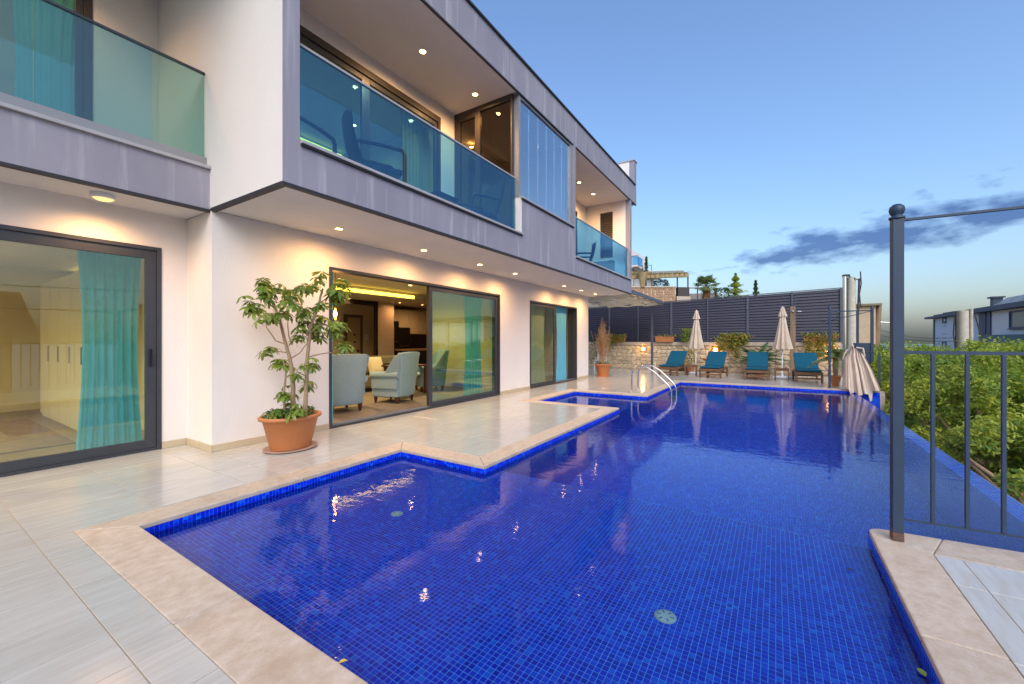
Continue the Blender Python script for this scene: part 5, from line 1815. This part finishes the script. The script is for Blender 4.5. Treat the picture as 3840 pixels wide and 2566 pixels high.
for (x, lab) in ((-5.19, 'glowing amber wall light near the pergola post'), (-2.155, 'glowing amber wall light above the second lounger'), (1.665, 'glowing amber wall light behind the potted palm')):
    t_ = thing('wall_light', lab, 'wall light', (x, SY - .06, .94), 'amber wall lights')
    MB().box(x - .12, x + .12, SY - .075, SY - .035, .84, 1.04).build('housing', M('amber_housing', (.50, .22, .04), .5), t_, bevel=.01)
    MB().box(x - .055, x + .055, SY - .085, SY - .0755, .88, 1.0).build('lens', BULB, t_, bevel=.01)
    lamp('wall_light_lamp', 'POINT', (x, SY - .16, .93), 5, (1, .58, .2), t_, size=.05)

# ------------------------------------------------------------------ pergola at the end of the villa
BAMBOO = M('bamboo_mat', (.62, .46, .27), .85, col2=(.46, .33, .19), vs=6, stretch=(.3, 8, 1), trans=.65)
t_ = thing('pergola', 'pergola with a bamboo mat canopy at the end of the villa', 'pergola', (-5.0, 16.5, 0))
MB().bar((-4.14, 14.06, 3.00), (-4.14, 18.5, 2.97), .06, .13).build('beam', FENCEP, t_, bevel=.004)
MB().box(-6.5, -4.17, 18.78, 18.84, 2.86, 2.96).build('beam', FENCEP, t_)
MB().bar((-6.45, 14.06, 2.95), (-6.45, 18.8, 2.92), .05, .1).build('beam', FENCEP, t_)
MB().box(-4.70, -4.61, 18.85, 18.94, .001, 3.02).build('post', FENCEP, t_, bevel=.004)
m_ = MB()
nu, nv = 40, 76
holes = [(-5.9, 15.0), (-5.1, 15.1), (-4.5, 15.2), (-5.5, 15.95), (-4.8, 16.0), (-6.1, 16.1), (-5.9, 17.0), (-5.1, 17.1), (-4.5, 17.0), (-5.5, 17.9), (-4.8, 17.9)]
vs_ = []
for j in range(nv + 1):
    for i in range(nu + 1):
        x, y = -6.45 + 2.26 * i / nu, 14.1 + 4.6 * j / nv
        vs_.append((x, y, 2.885 + .045 * math.sin(y * 6.8) + .02 * math.sin(x * 7)))
fs_ = []
for j in range(nv):
    for i in range(nu):
        x, y = -6.45 + 2.26 * (i + .5) / nu, 14.1 + 4.6 * (j + .5) / nv
        if any(((x - hx) / .17) ** 2 + ((y - hy) / .26) ** 2 < 1 for hx, hy in holes):
            continue
        a = j * (nu + 1) + i
        fs_.append((a, a + 1, a + nu + 2, a + nu + 1))
m_.add(vs_, fs_, True).build('canopy', BAMBOO, t_)

# white plastic chair in the corner
t_ = thing('plastic_chair', 'white plastic chair behind the dried-out potted plant', 'chair', (-6.6, 17.6, 0))
for s in (-1, 1):
    MB().bar((-6.6 + s * .2, 17.42, 0.002), (-6.6 + s * .2, 17.45, .43), .035, .03).build('leg', WHITE, t_)
    MB().bar((-6.6 + s * .2, 17.88, 0.002), (-6.6 + s * .2, 17.82, .43), .035, .03).build('leg', WHITE, t_)
    MB().bar((-6.6 + s * .2, 17.82, .43), (-6.6 + s * .19, 17.98, .98), .04, .03).build('back_post', WHITE, t_)
MB().box(-6.82, -6.38, 17.40, 17.86, .43, .455).build('seat', WHITE, t_, bevel=.01)
for k in range(5):
    z = .55 + k * .095
    y = 17.82 + .16 * (z - .43) / .55
    MB().bar((-6.78, y, z), (-6.42, y, z), .018, .06).build('back_slat', WHITE, t_)

# ------------------------------------------------------------------ hillside neighbours behind the fence
STONE2 = M('orange_stone', (.46, .29, .17), .9, col2=(.33, .19, .11), vs=2.2, bump=.8, bs=9)
t_ = thing('terrace_wall', 'orange stone terrace wall on the slope above the fence', 'wall', (-9.5, 41.5, 5))
MB().prism([(-16, 37.4), (-8.2, 42.2), (-8.5, 42.8), (-16.4, 38)], 2.0, 6.4).build('core', STONEG, t_)
k = 0
for j in range(6):
    for i in range(24):
        s0, s1 = i / 24 + rnd.uniform(-.008, .008), (i + 1) / 24 + rnd.uniform(-.008, .008)
        z0, z1 = 5.0 + j * .24 + .01, 5.0 + (j + 1) * .24 - .015
        a, c = Vector((-16, 37.4, 0)), Vector((-8.2, 42.2, 0))
        n = Vector((.524, -.852, 0))
        p0, p1 = a.lerp(c, s0 + .002), a.lerp(c, s1 - .002)
        d_ = rnd.uniform(.03, .07)
        v = [p0 + Vector((0, 0, z0)), p1 + Vector((0, 0, z0)), p1 + Vector((0, 0, z1)), p0 + Vector((0, 0, z1))]
        w = [p + n * d_ + (v[(q + 2) % 4] - p) * .08 for q, p in enumerate(v)]
        MB().add(v + w, [(4, 5, 6, 7), (0, 1, 5, 4), (1, 2, 6, 5), (2, 3, 7, 6), (3, 0, 4, 7)]).build('stone', STONE2, t_)
MB().prism([(-16.1, 37.2), (-8.1, 42.1), (-8.4, 42.9), (-16.5, 38)], 6.44, 6.55).build('coping', TRAV, t_)

t_ = thing('terrace_pergola', 'bamboo-roofed pergola on the hillside terrace', 'pergola', (-9.5, 43, 5.2))
STRAW = M('straw_mat', (.52, .39, .19), .9, col2=(.34, .25, .11), vs=3, stretch=(1, 1, 1), trans=.2)
for (x, y) in ((-8.15, 42.9), (-7.3, 43.6), (-12.5, 41), (-11.6, 44.5)):
    MB().box(x - .06, x + .06, y - .06, y + .06, 4.0, 7.9).build('post', FENCEP, t_)
for j in range(9):
    a = Vector((-13.2, 40.0 + j * .22, 8.0 - .05 * j)).lerp(Vector((-13.2, 40, 8)), 0)
    c = a + Vector((5.6, 3.1, .15))
    MB().bar(a, c, .09, .05).build('rafter', STRAW, t_)
for i in range(15):
    s = i / 14
    p = Vector((-13.2, 39.9, 7.78)).lerp(Vector((-7.5, 43.0, 7.95)), s)
    for j in range(5):
        if rnd.random() < .16: continue
        q = p + Vector((-.10, .42, .02)) * j
        MB().bar(q, q + Vector((.10, .40, .06 * math.sin(i * 1.3 + j))), .33, .03).build('mat', STRAW, t_)
    MB().bar(p + Vector((0, -.05, -.26)), p + Vector((.36, .14, -.26)), .03, .34).build('fringe', STRAW, t_)
MB().tube([(-10.9, 40.5, 6.5), (-10.9, 40.5, 7.0), (-10.85, 40.5, 7.9)], [.24, .28, .50], 12).build('straw_column', STRAW, t_)

t_ = thing('hillside_house', 'hillside house whose blue glass balcony shows beside the villa', 'house', (-15, 47, 5))
MB().box(-24, -13.6, 45.5, 56, 3.0, 9.3).build('wall', PLASTER, t_)
MB().box(-24, -12.6, 44.9, 56, 9.3, 9.5).build('balcony_slab', SOFFIT, t_)
MB().box(-24, -14.5, 46.6, 56, 9.5, 12.2).build('upper_wall', PLASTER, t_)
for k in range(4):
    MB().box(-12.63, -12.60, 44.95 + k * .5, 44.95 + k * .5 + .47, 9.5, 10.45).build('pane', GLASSB, t_)
for k in range(4):
    MB().box(-14.6 + k * .5, -14.6 + k * .5 + .47, 44.90, 44.93, 9.5, 10.45).build('pane', GLASSB, t_)
MB().box(-14.6, -12.58, 44.88, 44.95, 10.46, 10.52).build('rail', ALU, t_)
t_ = thing('terrace_railing', 'thin black railing on the slope between pergola and hillside house', 'railing', (-11.9, 43.6, 6))
for x in (-12.6, -11.7, -10.8):
    MB().bar((x, 43.5, 5), (x, 43.5, 9.1), .05, .05).build('post', BRONZE, t_)
MB().bar((-12.6, 43.5, 9.05), (-10.8, 43.5, 9.05), .04, .04).build('rail', BRONZE, t_)
t_ = thing('garden_gateway', 'dark metal frame standing beside the fan palm on the slope', 'gate', (-7.6, 48.6, 4.5))
for x, y in ((-8.1, 48.2), (-7.2, 48.8)):
    MB().box(x - .05, x + .05, y - .05, y + .05, 4, 7.0).build('post', FENCEP, t_)
MB().bar((-8.3, 48.07, 7.03), (-6.9, 49.0, 7.03), .3, .08).build('lintel', WOODL, t_)
t_ = thing('stone_steps', 'pale stair wall at the end of the terrace wall', 'stairs', (-7.7, 42.6, 4.5))
MB().prism([(-8.1, 42.3), (-7.0, 43.2), (-7.3, 43.8), (-8.4, 42.9)], 3.5, 5.6).build('body', TRAV, t_)
MB().prism([(-8.0, 42.5), (-7.1, 43.2), (-7.3, 43.6), (-8.3, 42.9)], 5.6, 6.5).build('gate_panel', BRONZE, t_)


def shrubblob(name, c, r, n_, size, mat, label, cat, stem=None, group=None):
    t_ = thing(name, label, cat, (c[0], c[1], c[2] - r[2]), group)
    MB().tube([(c[0], c[1], c[2] - r[2] - 1.0), (c[0], c[1], c[2])], [.08, .04], 6).build('trunk', BARK, t_)
    d = rng.normal(size=(n_, 3))
    d /= np.linalg.norm(d, axis=1, keepdims=True)
    d *= rng.uniform(.5, 1.05, (n_, 1)) * np.array(r)
    d += .12 * np.sin(d * 5)
    leaf_obj('crown', np.array(c) + d, size, mat, t_, nrm=d)
    return t_


shrubblob('shrub', (-9.9, 43.6, 6.85), (.95, .8, .7), 1500, .16, LEAFD, 'dark green shrub behind the terrace wall under the pergola', 'shrub')

# fan palm
t_ = thing('fan_palm', 'fan palm with a shaggy brown skirt beyond the fence', 'palm', (-6.4, 49.3, 3.5))
MB().tube([(-6.4, 49.3, 3.5), (-6.4, 49.3, 6.9)], [.3, .28], 12).build('trunk', BARK, t_)
m_ = MB()
for k in range(260):
    a, h = rnd.uniform(0, 6.28), rnd.random()
    r0 = .25
    p = Vector((-6.4 + r0 * math.cos(a), 49.3 + r0 * math.sin(a), 7.2 - h * 1.6))
    q = p + Vector((math.cos(a) * rnd.uniform(.2, .55), math.sin(a) * rnd.uniform(.2, .55), -rnd.uniform(.4, .8)))
    s = Vector((-math.sin(a), math.cos(a), 0)) * .05
    m_.add([p - s, p + s, q], [(0, 1, 2)])
m_.build('dead_fronds', M('dead_frond', (.36, .19, .07), .9, col2=(.24, .12, .05), vs=3), t_)
for k in range(34):
    a = 2.4 * k
    e_ = R(rnd.uniform(-25, 80))
    d = Vector((math.cos(a) * math.cos(e_), math.sin(a) * math.cos(e_), math.sin(e_)))
    base = Vector((-6.4, 49.3, 7.25))
    hub = base + d * rnd.uniform(.65, .95)
    m_ = MB().tube([base, hub], .02, 4)
    side = d.cross(Vector((0, 0, 1)))
    side = side.normalized() if side.length > .1 else Vector((1, 0, 0))
    up = side.cross(d)
    for i in range(17):
        f_ = R(-100 + 200 * i / 16)
        t2 = (d * math.cos(f_) + side * math.sin(f_)).normalized() * rnd.uniform(.55, .8)
        tip = hub + t2 + Vector((0, 0, -.18 * abs(math.sin(f_)) - .08))
        mid = hub + t2 * .5
        w = t2.cross(up).normalized() * .045
        m_.add([hub, mid + w, tip, mid - w], [(0, 1, 2, 3)])
    m_.build('frond', LEAFP, t_)


def conifer(name, x, y, z0, z1, r, n_, label):
    t_ = thing(name, label, 'tree', (x, y, z0), 'conifers beyond the fence')
    MB().tube([(x, y, z0), (x, y, z1)], [.12, .02], 6).build('trunk', BARK, t_)
    p = []
    for _ in range(n_):
        s = rnd.random() ** .7
        lay = .55 + .45 * math.sin(s * 38)
        a = rnd.uniform(0, 6.28)
        br = .75 + .25 * math.sin(a * 5 + s * 17)
        rr = r * (1 - s) ** .85 * lay * br * rnd.random() ** .5 + .04
        p.append((x + rr * math.cos(a), y + rr * math.sin(a), z0 + (z1 - z0) * s - .12 * rr))
    leaf_obj('crown', p, .27, LEAFD if name != 'pine_tree' else LEAFB, t_, aspect=.25)


conifer('pine_tree', -3.7, 51, 4.6, 8.6, 2.3, 3400, 'broad green pine beyond the fence, next to the fan palm')
conifer('cypress_tree', -1.85, 52.2, 5.0, 7.85, .75, 1300, 'small dark cypress standing alone above the fence')
conifer('cypress_tree', -12.1, 46.6, 8.0, 10.6, .5, 700, 'dark conifer tip beside the blue hillside balcony')
shrubblob('shrub', (-5.0, 50.6, 6.4), (1.1, .8, .8), 1200, .18, LEAFD, 'dark shrub between the fan palm and pine', 'shrub')

# ------------------------------------------------------------------ poles, hut and white house
t_ = thing('concrete_pole', 'thick concrete utility pole with steel conduit behind the fence end', 'utility pole', (3.72, 30.9, -3))
MB().tube([(3.72, 30.9, -3), (3.72, 30.9, 2.9), (3.70, 30.9, 3.2), (3.70, 30.9, 5.0)], [.30, .25, .22, .20], 16).build('shaft', CONC, t_)
MB().tube([(3.38, 30.7, -2), (3.38, 30.7, 5.05)], .10, 12).build('conduit', STEEL, t_)
MB().box(3.28, 3.62, 30.6, 30.9, 5.05, 5.16).build('cap', BRONZE, t_)
MB().tube([(3.95, 30.8, -2), (3.97, 30.8, 2.0), (4.05, 30.8, 4.9)], .05, 8).build('cable_pipe', BRONZE, t_)
MB().tube([(4.12, 30.8, 3.2), (4.06, 30.8, 4.0), (4.14, 30.8, 4.6), (4.10, 30.8, 5.3)], .03, 6).build('cable', BRONZE, t_)
MB().bar((3.5, 30.75, 5.1), (4.1, 30.75, 4.75), .05, .05).build('bracket', BRONZE, t_)
t_ = thing('ochre_hut', 'ochre rendered hut with a flat slab roof behind the corner posts', 'hut', (4.5, 32, -3))
MB().box(3.95, 4.85, 31.3, 33.5, -3, 3.33).build('wall', BRICKW, t_)
MB().box(3.7, 5.1, 31.1, 33.7, 3.331, 3.45).build('roof', M('slab_roof', (.24, .19, .12), .9), t_)
t_ = thing('wooden_pole', 'leaning wooden utility pole beside the ochre hut', 'utility pole', (4.88, 31.6, -3))
MB().tube([(4.80, 31.55, -3), (4.9, 31.6, .6), (5.05, 31.7, 3.35)], [.17, .15, .13], 12).build('shaft', WOODL, t_)
MB().tube([(5.0, 31.6, 2.4), (5.5, 31.7, 2.35), (5.9, 31.7, 2.2)], .035, 6).build('insulator_arm', STEEL, t_)

HW = M('white_house_wall', (.78, .74, .73), .8, col2=(.72, .68, .67), vs=1)
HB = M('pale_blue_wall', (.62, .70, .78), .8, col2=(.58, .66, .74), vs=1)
HR = M('slate_eave', (.06, .075, .12), .6)
t_ = thing('white_house', 'white house with pale blue wing and dark eaves beyond the citrus trees', 'house', (15, 46, -4))
HX = 13.0


def hbox(name, mat, y0, y1, z0, z1, x0=0.0, x1=.3, parent=None, bevel=0.0):
    """box on the facade plane: x0 in front of it (negative), x1 behind"""
    return MB().box(HX + x0, HX + x1, y0, y1, z0, z1).build(name, mat, parent or t_, bevel=bevel)


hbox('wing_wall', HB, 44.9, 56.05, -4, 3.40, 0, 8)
hbox('main_wall', HW, 33.0, 44.88, -4, 3.36, -.12, 8)
hbox('corner_pilaster', HR, 55.75, 56.10, -4, 3.36, -.06, .0)
hbox('pilaster', HR, 43.73, 44.86, -4, 3.36, -.20, -.121)
hbox('pilaster', HR, 42.91, 43.49, -4, 3.36, -.20, -.121)
hbox('wing_eave', HR, 46.3, 57.15, 3.42, 3.62, -.45, 8.5)
hbox('main_eave', HR, 32.5, 46.29, 3.38, 3.70, -.55, 8.5)
hbox('roof_step', HR, 53.0, 55.4, 3.621, 3.75, -.2, 3)
hbox('roof_step', HR, 49.8, 52.8, 3.621, 3.82, -.2, 3)
ch = hbox('chimney', BLUEPOST, 44.75, 45.25, 3.70, 4.45, .5, 1.0)
hbox('chimney_cap', BLUEPOST, 44.65, 45.45, 4.451, 4.56, .4, 1.1, parent=ch)


def hwin(y0, y1, z0, z1, off, pm, fm, mull=True):
    w_ = MB()
    f_ = .09
    w_.box(HX + off, HX + off + .1, y0, y0 + f_, z0, z1).box(HX + off, HX + off + .1, y1 - f_, y1, z0, z1).box(HX + off, HX + off + .1, y0 + f_, y1 - f_, z0, z0 + f_).box(HX + off, HX + off + .1, y0 + f_, y1 - f_, z1 - f_, z1)
    w_ = w_.build('window', fm, t_)
    MB().box(HX + off + .07, HX + off + .09, y0 + f_, y1 - f_, z0 + f_, z1 - f_).build('pane', pm, w_)
    hbox('sill', fm, y0 - .05, y1 + .05, z0 - .06, z0 - .001, off - .06, off + .1, parent=w_)


WPANE = M('house_window_pane', (.20, .26, .26), .12)
hwin(37.6, 40.13, 2.09, 3.22, -.20, WPANE, HR)
hbox('teal_band', M('teal_band', (.015, .10, .15), .5), 34.0, 41.64, 1.18, 1.69, -.9, -.122)
hbox('ochre_panel', BRICKW, 34.0, 39.74, -.8, 1.10, -.16, -.122)
hbox('balcony_post', HR, 40.9, 41.05, -.8, 1.179, -.85, -.72)
hwin(52.55, 53.5, 2.96, 3.38, -.06, BRICKW, HR)
for z in (2.60, 1.88, 1.55):
    hbox('shadow_joint', HR, 52.55, 53.66, z, z + .035, -.02, 0)
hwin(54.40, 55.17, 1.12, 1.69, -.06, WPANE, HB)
hwin(52.55, 53.58, .3, 1.18, -.06, WPANE, HR)
SOLAR = M('solar_panel', (.20, .15, .10), .3)
for k, y in enumerate((43.3, 41.35, 39.3)):
    p_ = MB().add([(HX + .0, y, 3.74), (HX + .0, y - 1.75, 3.74), (HX + .75, y - 1.75, 4.32), (HX + .75, y, 4.32)], [(0, 1, 2, 3)]).build('solar_panel', SOLAR, t_, solid=.05)
    MB().bar((HX + .75, y - .1, 4.28), (HX + .8, y - .1, 3.71), .04, .04).build('strut', STEEL, p_)
tk = MB().tube([(HX + 1.0, 40.5, 4.62), (HX + 1.0, 38.6, 4.62)], .28, 16).build('water_tank', BLUEPOST, t_)
MB().box(HX + .75, HX + 1.25, 39.9, 40.2, 3.71, 4.40).build('tank_stand', BLUEPOST, tk)
MB().lathe([(.10, 0), (.10, .12), (.0001, .13)], (HX + 1.0, 39.6, 4.89), 10).build('tank_cap', BRONZE, tk)
MB().tube([(HX + .6, 38.9, 3.71), (HX + .6, 38.9, 5.1)], .02, 6).build('aerial', BRONZE, t_)

t_ = thing('concrete_pole', 'concrete utility pole with dangling cables in front of the pale blue wing', 'utility pole', (8.45, 31.5, -3))
MB().tube([(8.42, 31.5, -3), (8.42, 31.5, 2.92)], [.24, .215], 16).build('shaft', CONC, t_)
MB().tube([(8.10, 31.3, -3), (8.12, 31.3, 2.9)], .055, 8).build('conduit', BRONZE, t_)
MB().tube([(8.70, 31.4, -3), (8.70, 31.4, 3.0)], .065, 8).build('conduit', CONC, t_)
MB().tube([(8.80, 31.3, 2.7), (8.98, 31.3, 1.7), (8.85, 31.3, .4), (8.80, 31.3, -1)], .03, 6).build('cable', BRONZE, t_)
MB().tube([(8.05, 31.3, 2.6), (8.0, 31.3, 1.7), (8.10, 31.3, .6)], .03, 6).build('cable', BRONZE, t_)


def wire(a, c, sag, label, r=.012):
    a, c = Vector(a), Vector(c)
    pts = [a.lerp(c, i / 20) - Vector((0, 0, sag * 4 * (i / 20) * (1 - i / 20))) for i in range(21)]
    tag(MB().tube(pts, r, 5).build('power_line', BRONZE), label, 'cable', 'power lines')


wire((8.4, 31.4, .9), (20, 28, -.5), .1, 'dark cable running from concrete pole across the white house', .025)
wire((4.95, 31.6, 2.0), (8.2, 31.4, 1.5), .25, 'cable sagging between the wooden pole and concrete pole', .015)
wire((8.2, 31.4, 1.3), (6.2, 46, 2.2), .3, 'cable crossing in front of the pale blue wing', .02)
t_ = thing('pale_house', 'small far house with pale walls near the wooden pole', 'house', (7.6, 60, -4))
MB().box(6.9, 8.6, 59, 62, -4, .9).build('wall', HW, t_)
MB().add([(6.7, 58.8, .9), (8.8, 58.8, .9), (8.8, 62.2, .9), (6.7, 62.2, .9), (6.7, 60.5, 1.5), (8.8, 60.5, 1.5)], [(0, 1, 5, 4), (2, 3, 4, 5), (1, 2, 5), (3, 0, 4), (3, 2, 1, 0)]).build('roof', TERRAS, t_)
shrubblob('shrub', (6.3, 48, .8), (1.0, .8, 1.4), 900, .2, LEAFD, 'dark shrub far behind the wooden pole', 'shrub')

# neighbour across the garden, seen only in the glass doors
t_ = thing('neighbour_house', 'low house with a tiled gable roof across the garden, mirrored in glass doors', 'house', (17, -1, -3))
MB().box(13.5, 21, -7, 3.2, -3.5, 1.6).build('wall', BRICKW, t_)
MB().add([(13.0, -7.6, 1.5), (13.0, 3.9, 1.5), (21.5, 3.9, 1.5), (21.5, -7.6, 1.5), (17.2, -7.6, 3.6), (17.2, 3.9, 3.6)], [(0, 1, 5, 4), (2, 3, 4, 5), (1, 2, 5), (3, 0, 4), (3, 2, 1, 0)]).build('roof', M('clay_roof', (.26, .15, .09), .9), t_)
for y in (-4.5, -1.0):
    w_ = MB().box(13.46, 13.50, y, y + 1.1, -.6, .7).build('window', WHITE, t_)
    MB().box(13.44, 13.459, y + .08, y + 1.02, -.52, .62).build('pane', BLACK, w_)
wire((9.0, -16, 4.0), (9.0, 7, 3.4), .5, 'upper power line mirrored in the glass doors')
wire((9.2, -16, 3.0), (9.2, 7, 2.6), .4, 'lower power line mirrored in the glass doors')
